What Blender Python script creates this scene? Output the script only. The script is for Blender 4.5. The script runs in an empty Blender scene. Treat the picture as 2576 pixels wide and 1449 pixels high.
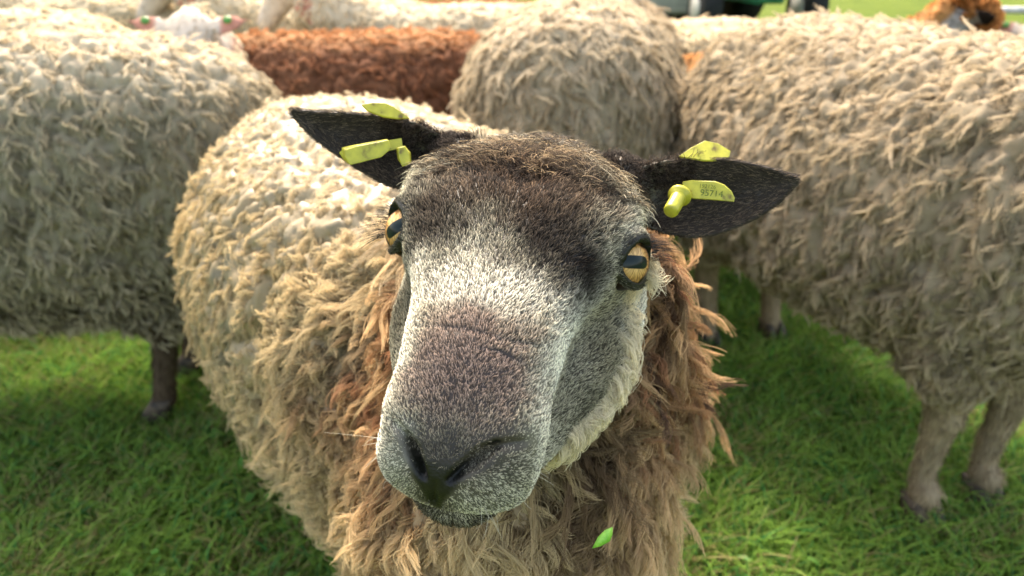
import bpy, math
import numpy as np
from mathutils import Vector, Matrix
R_ = np.random.RandomState
rad = math.radians
# ------------------------------------------------------------------ camera, world, sun, exposure
scene = bpy.context.scene
CAMH, PITCH, FPX = 0.88, rad(25), 1772.0
cam_d = bpy.data.cameras.new('camera'); cam = bpy.data.objects.new('camera', cam_d)
scene.collection.objects.link(cam); scene.camera = cam
cam_d.sensor_width = 36; cam_d.lens = 36*FPX/2576
cam_d.clip_start = 0.02; cam_d.clip_end = 2000
cam.location = (0, 0, CAMH); cam.rotation_euler = (rad(90)-PITCH, 0, 0)
cam_d.dof.use_dof = True; cam_d.dof.focus_distance = 0.395; cam_d.dof.aperture_fstop = 7.5
SUN_EL, SUN_AZ = rad(50), rad(-14)          # azimuth from +Y towards +X
wd = bpy.data.worlds.new('World'); scene.world = wd; wd.use_nodes = True
nt = wd.node_tree; bg = nt.nodes['Background']; sky = nt.nodes.new('ShaderNodeTexSky')
sky.sky_type = 'NISHITA'; sky.sun_disc = False; sky.sun_elevation = SUN_EL; sky.sun_rotation = SUN_AZ
sky.air_density = 1.0; sky.dust_density = 4.0; sky.ozone_density = 0.0
wm = nt.nodes.new('ShaderNodeMix'); wm.data_type = 'RGBA'; wm.blend_type = 'MULTIPLY'; wm.inputs[0].default_value = 1
wm.inputs[7].default_value = (1.0, .87, .70, 1); nt.links.new(sky.outputs[0], wm.inputs[6]); nt.links.new(wm.outputs[2], bg.inputs[0]); bg.inputs[1].default_value = 0.15
sl = bpy.data.lights.new('sun', 'SUN'); sl.energy = 1.5; sl.angle = rad(10); sl.color = (1, .95, .86)
so = bpy.data.objects.new('sun', sl); scene.collection.objects.link(so)
sd = Vector((math.sin(SUN_AZ)*math.cos(SUN_EL), math.cos(SUN_AZ)*math.cos(SUN_EL), math.sin(SUN_EL)))
so.rotation_euler = sd.to_track_quat('Z', 'Y').to_euler()
scene.view_settings.view_transform = 'Standard'; scene.view_settings.look = 'None'
scene.view_settings.exposure = 2.65; scene.view_settings.gamma = 1
scene.cycles.max_bounces = 6; scene.cycles.diffuse_bounces = 4; scene.cycles.glossy_bounces = 2
scene.cycles.transmission_bounces = 4; scene.cycles.transparent_max_bounces = 6
scene.cycles_curves.shape = 'RIBBONS'

# ------------------------------------------------------------------ helpers
CB, SB = math.cos(PITCH), math.sin(PITCH)
MC = np.array([[1, 0, 0], [0, SB, CB], [0, CB, -SB]], float)   # columns: camera x, y, depth in world
def c2w(p):
    p = np.asarray(p, float); return p @ MC.T + np.array([0, 0, CAMH])
def px(x, y, z):
    """point seen at (x, y) of a 2576 wide picture, z metres in front of the lens"""
    return np.array([(x-1288)/FPX*z, -(y-724.5)/FPX*z, z])
def nrm(v):
    v = np.asarray(v, float); return v/np.maximum(np.linalg.norm(v, axis=-1, keepdims=True), 1e-9)
def lin(h):
    c = np.array([int(h[i:i+2], 16)/255 for i in (0, 2, 4)])
    return np.where(c <= .04045, c/12.92, ((c+.055)/1.055)**2.4)
def sstep(a, b, x):
    t = np.clip((x-a)/(b-a), 0, 1); return t*t*(3-2*t)
def vnoise(p, seed=0):
    p = np.asarray(p, float); i = np.floor(p).astype(np.int64); f = p-i; f = f*f*(3-2*f)
    def h(a):
        n = (a[:, 0]*374761393+a[:, 1]*668265263+a[:, 2]*2147483647+seed*1274126177) & 0xffffffff
        n = ((n ^ (n >> 13))*1274126177) & 0xffffffff
        return ((n ^ (n >> 16)) & 0xffff)/65535.0
    out = np.zeros(len(p))
    for dx in (0, 1):
        for dy in (0, 1):
            for dz in (0, 1):
                w = (f[:, 0] if dx else 1-f[:, 0])*(f[:, 1] if dy else 1-f[:, 1])*(f[:, 2] if dz else 1-f[:, 2])
                out += w*h(i+np.array([dx, dy, dz]))
    return out
def fbm(p, seed=0, o=3):
    s = 0; a = .5; t = 0
    for k in range(o):
        s = s+a*vnoise(np.asarray(p)*2**k, seed+k*7); t += a; a *= .5
    return s/t
def link(o, parent=None):
    scene.collection.objects.link(o)
    if parent is not None: o.parent = parent
    return o
def tag(o, label=None, cat=None, group=None, kind=None):
    for k, v in (('label', label), ('category', cat), ('group', group), ('kind', kind)):
        if v: o[k] = v
    return o
def empty(name, loc=(0, 0, 0), rz=0, scale=1):
    o = bpy.data.objects.new(name, None); link(o); o.location = loc; o.rotation_euler = (0, 0, rz)
    o.scale = (scale,)*3; o.empty_display_size = .1; return o
def mesh_obj(name, V, F, mat, parent=None, smooth=True, col=None):
    me = bpy.data.meshes.new(name)
    V = np.asarray(V, float)
    me.from_pydata(V.tolist(), [], F.tolist() if isinstance(F, np.ndarray) else F); me.update()
    if smooth: me.polygons.foreach_set('use_smooth', [True]*len(me.polygons))
    if col is not None:
        a = me.attributes.new('tint', 'FLOAT_COLOR', 'POINT')
        a.data.foreach_set('color', np.c_[col, np.ones(len(col))].astype('f').ravel())
    if mat: me.materials.append(mat)
    return link(bpy.data.objects.new(name, me), parent)
def hair_obj(name, P, rad_, col, mat, parent=None):
    """P (n,k,3) points, rad_ (n,k), col (n,k,3)"""
    n, k, _ = P.shape
    hc = bpy.data.hair_curves.new(name); hc.add_curves([k]*n)
    hc.attributes['position'].data.foreach_set('vector', P.astype('f').ravel())
    a = hc.attributes.get('radius') or hc.attributes.new('radius', 'FLOAT', 'POINT')
    a.data.foreach_set('value', rad_.astype('f').ravel())
    a = hc.attributes.new('tint', 'FLOAT_COLOR', 'POINT')
    c4 = np.ones((n*k, 4), 'f'); c4[:, :3] = col.reshape(-1, 3); a.data.foreach_set('color', c4.ravel())
    hc.materials.append(mat)
    return link(bpy.data.objects.new(name, hc), parent)
def cr(xs, ys, x):
    """smooth (Catmull-Rom style) interpolation of table ys over xs"""
    xs = np.asarray(xs, float); ys = np.asarray(ys, float); x = np.asarray(x, float)
    if ys.ndim > 1: return np.stack([cr(xs, ys[:, i], x) for i in range(ys.shape[1])], -1)
    m = np.gradient(ys, xs); i = np.clip(np.searchsorted(xs, x)-1, 0, len(xs)-2)
    h = xs[i+1]-xs[i]; t = np.clip((x-xs[i])/h, 0, 1)
    return (2*t**3-3*t**2+1)*ys[i]+(t**3-2*t**2+t)*h*m[i]+(-2*t**3+3*t**2)*ys[i+1]+(t**3-t**2)*h*m[i+1]
def grid_faces(nr, nc, off=0, flip=False):
    r = np.arange(nr-1)[:, None]; c = np.arange(nc)[None, :]; c2 = (c+1) % nc
    f = np.stack([r*nc+c, r*nc+c2, (r+1)*nc+c2, (r+1)*nc+c], -1).reshape(-1, 4)+off
    return f[:, ::-1] if flip else f
class Parts:
    """collects closed shells before they are fused into one skin"""
    def __init__(s): s.V = []; s.F = []; s.n = 0
    def add(s, V, F):
        s.V.append(np.asarray(V)); s.F += [tuple(int(i)+s.n for i in f) for f in F]; s.n += len(V)
    def loft(s, C, side, up, w, top, bot, e=2.0, nc=32):
        """rings around centres C with half width w, height above / below the centre line"""
        C = np.asarray(C, float); nr = len(C); a = np.linspace(0, 2*math.pi, nc, endpoint=False)
        e = np.broadcast_to(np.asarray(e, float), (nr,)); ca, sa = np.cos(a), np.sin(a)
        X = np.sign(ca)*np.abs(ca)**(2/e[:, None])*np.asarray(w)[:, None]
        Z = np.sign(sa)*np.abs(sa)**(2/e[:, None])
        Z = np.where(Z > 0, Z*np.asarray(top)[:, None], Z*np.asarray(bot)[:, None])
        side = np.broadcast_to(side, (nr, 3)); up = np.broadcast_to(up, (nr, 3))
        V = (C[:, None]+X[..., None]*side[:, None]+Z[..., None]*up[:, None]).reshape(-1, 3)
        F = [tuple(f) for f in grid_faces(nr, nc)]
        V = np.vstack([V, C[0], C[-1]]); n = nr*nc
        F += [(n, (j+1) % nc, j) for j in range(nc)]+[(n+1, (nr-1)*nc+j, (nr-1)*nc+(j+1) % nc) for j in range(nc)]
        s.add(V, F)
    def tube(s, P, r, nc=16, flat=1.0, n=24, upv=(0, 0, 1), closed=False):
        P = np.asarray(P, float); r = np.asarray(r, float)
        t = np.linspace(0, 1, len(P)); tt = np.linspace(0, 1, n); C = cr(t, P, tt); rr = np.maximum(cr(t, r, tt), 1e-4)
        T = nrm(np.gradient(C, axis=0)); S = nrm(np.cross(T, np.broadcast_to(upv, T.shape))); U = np.cross(S, T)
        s.loft(C, S, U, rr, rr*flat, rr*flat, nc=nc)
    def ell(s, c, ax, r, n=16):
        """ellipsoid; ax rows are its axes"""
        u = np.linspace(0, math.pi, n+2)[1:-1]; v = np.linspace(0, 2*math.pi, n*2, endpoint=False)
        D = np.stack([np.sin(u)[:, None]*np.cos(v), np.sin(u)[:, None]*np.sin(v), np.cos(u)[:, None]+0*v], -1).reshape(-1, 3)
        D = np.vstack([D, [0, 0, 1], [0, 0, -1]]); ax = np.asarray(ax, float); m = n*2
        F = [tuple(f) for f in grid_faces(n, m)]
        k = n*m; F += [(k, (j+1) % m, j) for j in range(m)]+[(k+1, (n-1)*m+j, (n-1)*m+(j+1) % m) for j in range(m)]
        s.add(np.asarray(c)+(D*np.asarray(r))@ax, F)
    def fuse(s, voxel, smooth=4):
        me = bpy.data.meshes.new('tmp'); me.from_pydata(np.vstack(s.V).tolist(), [], s.F); me.update()
        o = bpy.data.objects.new('tmp', me); scene.collection.objects.link(o)
        m = o.modifiers.new('r', 'REMESH'); m.mode = 'VOXEL'; m.voxel_size = voxel; m.adaptivity = 0
        dg = bpy.context.evaluated_depsgraph_get(); ev = o.evaluated_get(dg); e = ev.to_mesh()
        V = np.empty(len(e.vertices)*3); e.vertices.foreach_get('co', V); V = V.reshape(-1, 3)
        F = np.empty(len(e.loops), int); e.loops.foreach_get('vertex_index', F); F = F.reshape(-1, 4)
        ev.to_mesh_clear(); bpy.data.objects.remove(o); bpy.data.meshes.remove(me)
        return smooth_mesh(V, F, smooth), F
def smooth_mesh(V, F, it, w=.5):
    E = np.vstack([F[:, [0, 1]], F[:, [1, 2]], F[:, [2, 3]], F[:, [3, 0]]]); n = len(V)
    a, b = np.r_[E[:, 0], E[:, 1]], np.r_[E[:, 1], E[:, 0]]; cnt = np.maximum(np.bincount(a, minlength=n), 1)
    for _ in range(it):
        avg = np.stack([np.bincount(a, V[b, i], n) for i in range(3)], -1)/cnt[:, None]
        V = V+(avg-V)*w
    return V
def vnormals(V, F):
    fn = np.cross(V[F[:, 2]]-V[F[:, 0]], V[F[:, 3]]-V[F[:, 1]]); N = np.zeros_like(V)
    for k in range(4):
        for i in range(3): N[:, i] += np.bincount(F[:, k], fn[:, i], len(V))
    return nrm(N)
def scatter(V, F, N, n, rs, wfun=None, cw=None):
    """n random points on the quads (weighted by area * wfun(centre))"""
    d1 = V[F[:, 2]]-V[F[:, 0]]; d2 = V[F[:, 3]]-V[F[:, 1]]; A = np.linalg.norm(np.cross(d1, d2), axis=1)
    if wfun is not None: A = A*np.clip(wfun(V[F].mean(1)), 0, None)
    if cw is not None: A = A*cw[F].mean(1)
    c = np.cumsum(A); f = np.searchsorted(c, rs.rand(n)*c[-1]); f = np.minimum(f, len(F)-1)
    u, v = rs.rand(n, 1), rs.rand(n, 1); q = F[f]
    W = [(1-u)*(1-v), u*(1-v), u*v, (1-u)*v]
    return sum(W[k]*V[q[:, k]] for k in range(4)), nrm(sum(W[k]*N[q[:, k]] for k in range(4)))

# ------------------------------------------------------------------ materials
def newmat(name):
    m = bpy.data.materials.new(name); m.use_nodes = True; t = m.node_tree
    return m, t, t.nodes['Principled BSDF'], t.nodes['Material Output']
def hair_mat(name, rough=.75, spec=.25, trans=.3, sheen=0.0, objcol=True):
    m, t, b, out = newmat(name)
    at = t.nodes.new('ShaderNodeAttribute'); at.attribute_name = 'tint'; c = at.outputs['Color']
    if objcol:
        oi = t.nodes.new('ShaderNodeObjectInfo'); mx = t.nodes.new('ShaderNodeMix'); mx.data_type = 'RGBA'
        mx.blend_type = 'MULTIPLY'; mx.inputs[0].default_value = 1
        t.links.new(c, mx.inputs[6]); t.links.new(oi.outputs['Color'], mx.inputs[7]); c = mx.outputs[2]
    t.links.new(c, b.inputs['Base Color']); b.inputs['Roughness'].default_value = rough
    b.inputs['Specular IOR Level'].default_value = spec
    tr = t.nodes.new('ShaderNodeBsdfTranslucent'); ms = t.nodes.new('ShaderNodeMixShader'); ms.inputs[0].default_value = trans
    t.links.new(c, tr.inputs['Color']); t.links.new(b.outputs[0], ms.inputs[1]); t.links.new(tr.outputs[0], ms.inputs[2])
    t.links.new(ms.outputs[0], out.inputs['Surface']); return m
def noise_mat(name, c1, c2, scale=20, rough=.6, spec=.3, bump=.0, detail=6, coat=0, bscale=None):
    m, t, b, out = newmat(name)
    tc = t.nodes.new('ShaderNodeTexCoord'); n = t.nodes.new('ShaderNodeTexNoise'); n.inputs['Scale'].default_value = scale
    n.inputs['Detail'].default_value = detail; t.links.new(tc.outputs['Object'], n.inputs['Vector'])
    r = t.nodes.new('ShaderNodeValToRGB'); r.color_ramp.elements[0].position = .35; r.color_ramp.elements[1].position = .65
    r.color_ramp.elements[0].color = (*c1, 1); r.color_ramp.elements[1].color = (*c2, 1)
    t.links.new(n.outputs['Fac'], r.inputs[0]); t.links.new(r.outputs[0], b.inputs['Base Color'])
    b.inputs['Roughness'].default_value = rough; b.inputs['Specular IOR Level'].default_value = spec
    b.inputs['Coat Weight'].default_value = coat
    if bump:
        n2 = t.nodes.new('ShaderNodeTexNoise'); n2.inputs['Scale'].default_value = bscale or scale*4; n2.inputs['Detail'].default_value = 5
        t.links.new(tc.outputs['Object'], n2.inputs['Vector'])
        bu = t.nodes.new('ShaderNodeBump'); bu.inputs['Strength'].default_value = bump; bu.inputs['Distance'].default_value = .002
        t.links.new(n2.outputs['Fac'], bu.inputs['Height']); t.links.new(bu.outputs[0], b.inputs['Normal'])
    return m
def skin_mat(name, rough=.5, spec=.4, bump=.3, bscale=900):
    m, t, b, out = newmat(name)
    at = t.nodes.new('ShaderNodeAttribute'); at.attribute_name = 'tint'
    oi = t.nodes.new('ShaderNodeObjectInfo'); mx = t.nodes.new('ShaderNodeMix'); mx.data_type = 'RGBA'
    mx.blend_type = 'MULTIPLY'; mx.inputs[0].default_value = 1
    t.links.new(at.outputs['Color'], mx.inputs[6]); t.links.new(oi.outputs['Color'], mx.inputs[7])
    t.links.new(mx.outputs[2], b.inputs['Base Color']); b.inputs['Roughness'].default_value = rough
    b.inputs['Specular IOR Level'].default_value = spec
    tc = t.nodes.new('ShaderNodeTexCoord'); n = t.nodes.new('ShaderNodeTexNoise'); n.inputs['Scale'].default_value = bscale
    t.links.new(tc.outputs['Object'], n.inputs['Vector']); bu = t.nodes.new('ShaderNodeBump')
    bu.inputs['Strength'].default_value = bump; bu.inputs['Distance'].default_value = .0006
    t.links.new(n.outputs['Fac'], bu.inputs['Height']); t.links.new(bu.outputs[0], b.inputs['Normal']); return m
M_FUR = hair_mat('short_fur', .6, .12, .25)
M_WOOL = hair_mat('wool', .9, .08, .35)
M_GRASS = hair_mat('grass_blade', .5, .35, .35)
M_SKIN = skin_mat('skin', .42, .25, .7, 700)
M_WOOLBASE = skin_mat('wool_base', .95, .1, .8, 300)

# ------------------------------------------------------------------ head of the sheep in front
EL, ER = px(990, 575, .45), px(1607, 665, .43)
HM = (EL+ER)/2; ex = nrm(ER-EL)
ea = nrm(px(1120, 1150, .33)-HM); ea = nrm(ea-ex*(ea@ex)); en = np.cross(ex, ea)
HB = np.stack([ex, ea, en])                       # rows: head axes in camera space
def h2w(q): return c2w(HM+np.asarray(q, float)@HB)   # head (x, s, n) -> world
def w2h(p):
    c = (np.asarray(p)-np.array([0, 0, CAMH]))@MC; return (c-HM)@HB.T
def hpx(q):
    c = HM+np.asarray(q, float)@HB; return np.stack([1288+FPX*c[..., 0]/c[..., 2], 724.5-FPX*c[..., 1]/c[..., 2]], -1)

HP = Parts()
def hloft(tab, e, nc=64, nr=70, xo=0.):
    tab = np.array(tab, float); s = np.linspace(tab[0, 0], tab[-1, 0], nr)
    t, b, w, c = (cr(tab[:, 0], tab[:, i], s) for i in (1, 2, 3, 4))
    C = np.stack([0*s+xo, s, c], -1)
    HP.loft(C, (1, 0, 0), (0, 0, 1), w, t-c, c-b, e, nc)
#        s     top    bottom  halfw  mid
hloft([(-.112, -.010, -.030, .018, -.018), (-.105, -.002, -.055, .046, -.024), (-.088, .010, -.085, .057, -.020),
       (-.062, .024, -.100, .065, -.008), (-.030, .034, -.105, .071, .002), (-.005, .038, -.100, .074, .003),
       (.018, .035, -.095, .066, .000), (.040, .031, -.088, .054, -.006), (.065, .028, -.080, .0455, -.010),
       (.090, .0250, -.074, .0430, -.012), (.112, .019, -.068, .0415, -.018), (.128, .011, -.064, .0415, -.025),
       (.141, .002, -.056, .0400, -.028), (.151, -.007, -.050, .036, -.029), (.158, -.015, -.045, .026, -.030),
       (.162, -.024, -.038, .012, -.031)], 2.45)
hloft([(-.090, -.02, -.08, .03, -.05), (-.070, -.005, -.116, .070, -.055), (-.030, -.005, -.130, .078, -.058),
       (.005, -.010, -.130, .078, -.062), (.030, -.014, -.124, .076, -.062), (.055, -.018, -.112, .068, -.060),
       (.080, -.026, -.096, .055, -.060), (.105, -.034, -.082, .041, -.058), (.125, -.042, -.070, .030, -.056)], 2.2, xo=.0015)
I3 = np.eye(3)
for sx in (-1, 1):
    HP.ell((sx*.020-.002, .1345, -.031), I3, (.0225, .0235, .0225))     # upper lip lobes
HP.ell((-.002, .1345, -.0575), I3, (.0265, .0235, .0135))                  # chin
# eyes: where each one sits and looks
EYES = []
camx_h = HB@np.array([1., 0, 0]); camup_h = HB@np.array([0., CB, -SB])
for sx in (-1, 1):
    c = np.array([sx*.0660+.001, .001, .000]); d = nrm(np.array([sx*.80, .28, .46]))
    h = nrm(camx_h-d*(camx_h@d)); u = np.cross(h, d); u = u*(1 if u@camup_h > 0 else -1)
    EYES.append((c, d, h, u))
    a = np.linspace(0, 2*math.pi, 33)[:-1]
    ring = c+d*.0092+np.outer(np.cos(a)*.0158, h)+np.outer(np.sin(a)*.0140, u)-np.outer(np.cos(a)**2*.0028, d)
    for k in range(32):
        HP.ell(ring[k], I3, (.0034,)*3, n=6)
        if math.sin(a[k]) > .15: HP.ell(c+d*.0118+h*math.cos(a[k])*.0145+u*(math.sin(a[k])*.0112)-d*(math.cos(a[k])**2*.0030), I3, (.0032,)*3, n=6)
# ears, given by their upper and lower rims
def ear(T, B, zs, cup, th=.0032, nr=40, nv=20):
    t = np.linspace(0, 1, nr); tk = np.linspace(0, 1, len(T))
    Tz = np.array([px(x, y, z) for (x, y), z in zip(T, zs)]); Bz = np.array([px(x, y, z+.002) for (x, y), z in zip(B, zs)])
    Tt, Bt = cr(tk, Tz, t), cr(tk, Bz, t); v = np.linspace(0, 1, nv)
    wid = np.linalg.norm(Tt-Bt, axis=1)
    G = Tt[:, None]*(1-v)[None, :, None]+Bt[:, None]*v[None, :, None]
    G = G+np.array([0, 0, 1.])*(np.sin(v*math.pi)[None, :]**.8*(wid*cup)[:, None])[..., None]
    du, dv = np.gradient(G, axis=0), np.gradient(G, axis=1); N = nrm(np.cross(du, dv)); N = N*np.sign(N[..., 2:3])
    Bk = G+N*th*(.35+.65*np.minimum(1, 4*np.sin(v*math.pi)))[None, :, None]
    G = (G-HM)@HB.T; Bk = (Bk-HM)@HB.T
    V = np.vstack([G.reshape(-1, 3), Bk.reshape(-1, 3)]); F = []; n = nr*nv
    for i in range(nr-1):
        for j in range(nv-1):
            a_ = i*nv+j; F += [(a_, a_+1, a_+nv+1, a_+nv), (n+a_, n+a_+nv, n+a_+nv+1, n+a_+1)]
        a_ = i*nv; F += [(a_, a_+nv, n+a_+nv, n+a_)]; b_ = i*nv+nv-1; F += [(b_, n+b_, n+b_+nv, b_+nv)]
    for j in range(nv-1):
        F += [(j, n+j, n+j+1, j+1)]; b_ = (nr-1)*nv+j; F += [(b_, b_+1, n+b_+1, n+b_)]
    HP.add(V, F); return G
GR = ear([(1575, 440), (1640, 412), (1700, 401), (1770, 398), (1850, 402), (1930, 420), (2008, 448)],
         [(1600, 540), (1640, 572), (1690, 587), (1765, 594), (1850, 571), (1935, 526), (2012, 453)],
         [.468, .466, .463, .460, .455, .450, .446], .30)
GL = ear([(1130, 352), (1080, 325), (1030, 303), (960, 291), (890, 285), (810, 281), (731, 277)],
         [(1075, 440), (1025, 468), (985, 468), (920, 435), (860, 395), (790, 345), (730, 281)],
         [.488, .484, .480, .478, .475, .470, .466], .32)
for (c0, c1, r0) in (((.052, -.070, .010), GR[5, 10], .015), ((-.048, -.070, .010), GL[4, 10], .014)):
    HP.tube([c0, (np.array(c0)+c1)/2+np.array([0, -.006, 0]), c1+np.array([0, -.010, -.004])], [r0*1.1, r0, r0*.62], nc=20)
HV, HF = HP.fuse(.0014, 5)
def carve(V, N, path, r, depth, n=40, along=None):
    path = np.asarray(path, float); t = np.linspace(0, 1, len(path)); P = cr(t, path, np.linspace(0, 1, n))
    rr = cr(t, np.broadcast_to(r, (len(path),)).astype(float), np.linspace(0, 1, n)); dd = cr(t, np.broadcast_to(depth, (len(path),)).astype(float), np.linspace(0, 1, n))
    lo, hi = P.min(0)-.03, P.max(0)+.03; idx = np.where(((V > lo) & (V < hi)).all(1))[0]
    D = np.linalg.norm(V[idx][:, None]-P[None], axis=2); g = np.exp(-(D/rr)**2)*dd; k = g.argmax(1) if np.mean(depth) > 0 else g.argmin(1)
    V = V.copy(); a = g[np.arange(len(idx)), k][:, None]
    V[idx] -= (N[idx] if along is None else np.asarray(along, float))*a; return V
HN = vnormals(HV, HF)
def bump(p, r, amp, direction=None):
    global HV
    q = (HV-np.array(p))/np.array(r); g = np.exp(-(q**2).sum(1))[:, None]*amp
    HV = HV+g*(HN if direction is None else np.array(direction))
for sx in (-1, 1):
    bump((sx*.074, -.018, .020), (.016, .026, .016), .006)        # brow ridge
    bump((sx*.028, .128, -.006), (.016, .022, .016), .005)        # nostril flare
    bump((sx*.054, .045, -.022), (.020, .040, .016), -.005)       # hollow below the eye
    bump((sx*.040, .060, .020), (.012, .060, .016), .003)         # edge of the nasal bridge
    bump((sx*.045, .100, -.030), (.02, .02, .02), -.003)
bump((.012, -.090, .018), (.040, .018, .03), .006); bump((0, -.02, .04), (.014, .05, .02), -.003)
bump((0, .085, .025), (.03, .03, .03), .002)
HN = vnormals(HV, HF)
# sockets so that the eyeballs sit free behind the lids
for c, d, h, u in EYES:
    q = HV-c; inside = ((q@h)/.0132)**2+((q@u)/.0118)**2; k = (inside < 1) & (q@d > 0)
    HV[k] -= np.outer((q[k]@d)+.002, d)*sstep(1, .75, inside[k])[:, None]
MIDX = -.0065
NOST_R = [(.0008, .1575, -.0165), (.0064, .1541, -.0108), (.0107, .1516, -.0078), (.0147, .1480, -.0042), (.0205, .1440, -.0012)]
NOST_L = [(-.0128, .1580, -.0168), (-.0163, .1546, -.0117), (-.0201, .1507, -.0069), (-.0240, .1470, -.0033)]
CREASE_R = [(.0205, .1440, -.0008), (.0279, .1416, .000), (.036, .138, -.001)]
PHIL = [(-.0067, .1589, -.0184), (-.0068, .1613, -.0249), (-.0075, .162, -.0334)]
LIP = [(-.044, .128, -.040), (-.036, .146, -.046), (-.0241, .1550, -.0455), (-.0081, .1585, -.0465), (.0106, .1580, -.046), (.0261, .1535, -.0455), (.036, .1464, -.045), (.043, .128, -.040)]
HV = carve(HV, HN, NOST_R, [.0016, .0020, .0024, .0025, .0016], [.007, .011, .013, .012, .006])
HV = carve(HV, HN, NOST_L, [.0016, .0020, .0024, .0016], [.007, .011, .012, .006])
HV = carve(HV, HN, CREASE_R, .0022, [.003, .0022, .0006])
HV = carve(HV, HN, [(-.0240, .1470, -.0033), (-.0290, .143, -.002), (-.036, .138, -.002)], .0022, [.003, .0022, .0006])
HV = carve(HV, HN, PHIL, .0013, [.001, .0022, .0028])
HV = carve(HV, HN, LIP, .0024, [.002, .003, .004, .005, .005, .004, .003, .002])
WR = [(-.032, .095, .018), (-.018, .098, .024), (-.004, .0985, .026), (.010, .100, .0255), (.024, .098, .022), (.034, .094, .016)]
HV = carve(HV, HN, WR, .0016, [.0, .0012, .0014, .0012, .0014, .0])
HV = carve(HV, HN, [(.0, .107, .021), (.014, .106, .021), (.028, .109, .016)], .0014, [.0, .0012, .0])
HN = vnormals(HV, HF)
hv_w = h2w(HV)
#TEST
# ---- colours of the face: (x, s, n), radii, darker root, paler tip, strength, length
def C2(a, b): return lin(a), lin(b)
STAMPS = [
 ((0, .108, .018), (.031, .036, .03), '2c2422', 'b39c8c', 1.0),
 ((0, .120, .010), (.030, .026, .03), '282121', 'a08c80', .9),
 ((-.046, .090, .004), (.013, .060, .030), '8a8574', 'f2eedc', 1.0),
 ((.047, .085, .006), (.013, .060, .026), '8f8b78', 'f6f3e2', 1.0),
 ((0, .068, .027), (.046, .015, .03), '6a665a', 'efebda', 1.0),
 ((-.011, .048, .03), (.010, .022, .03), '5f5a4e', 'ddd8c2', .95),
 ((.022, .025, .036), (.029, .030, .03), '0c0908', '2a211b', .96),
 ((.046, .041, .022), (.019, .022, .026), '080707', '2a221d', 1.0),
 ((-.042, .022, .03), (.024, .026, .03), '0c0a09', '352a22', .9),
 ((-.004, -.002, .036), (.056, .022, .03), '120e0c', '5a4636', .92),
 ((.076, .050, -.075), (.016, .050, .015), 'a8a592', 'f4f1de', 1.0),
 ((0, -.022, .038), (.052, .020, .03), '0f0c0a', '5a4434', .95),
 ((0, -.045, .038), (.052, .020, .03), '16110f', '7d6044', .9),
 ((.010, -.060, .035), (.040, .010, .02), '2e241e', 'caa46a', .5),
 ((.014, -.086, .012), (.038, .017, .03), '2a2627', '77716e', .9),
 ((0, -.100, .0), (.060, .018, .04), '2a1d18', '7e5c44', .8),
 ((.080, -.040, .014), (.010, .040, .022), '86826e', 'dcd8c2', .95),
 ((-.078, -.035, .020), (.010, .034, .022), '7e7a66', 'd2ceb6', .95),
 ((.070, -.002, .026), (.010, .026, .012), '6f6b5c', 'd8d4be', .9),
 ((.075, .030, -.035), (.022, .036, .036), '2c281d', 'a89f82', .95),
 ((-.075, .035, -.035), (.022, .040, .040), '24231c', '858069', .9),
 ((.062, .075, -.060), (.020, .030, .018), '1a1a14', '5c5844', .7),
 ((.092, -.005, -.055), (.022, .040, .045), 'b9b6a2', 'f6f4e8', 1.0),
 ((.078, .045, -.088), (.026, .045, .020), 'a29f8c', 'efecd8', 1.0),
 ((-.088, -.010, -.050), (.024, .032, .045), '8f8b78', 'd8d4c0', .9),
 ((-.044, .128, -.030), (.014, .030, .034), '8a8778', 'e6e2d0', .95),
 ((.044, .128, -.034), (.014, .028, .032), '8a8774', 'ece8d4', .95),
 ((.024, .152, -.008), (.012, .008, .007), '262525', '8d887c', .7),
 ((-.006, .150, -.008), (.022, .014, .010), '1d1a1b', '5f564f', .85),
 ((.018, .156, -.030), (.022, .010, .014), '55534a', 'e2dec8', .9),
 ((-.032, .150, -.022), (.014, .016, .020), '77766c', 'dcd9c8', .85),
 ((-.006, .160, -.030), (.008, .008, .014), '16160f', '4a4738', .9),
 ((0, .145, -.0615), (.045, .040, .0125), '100e0b', '524c3e', 1.0)]
def near_path(q, path, n=30):
    path = np.asarray(path, float); t = np.linspace(0, 1, len(path)); P = cr(t, path, np.linspace(0, 1, n))
    return np.min(np.linalg.norm(q[:, None]-P[None], axis=2), axis=1)
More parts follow.
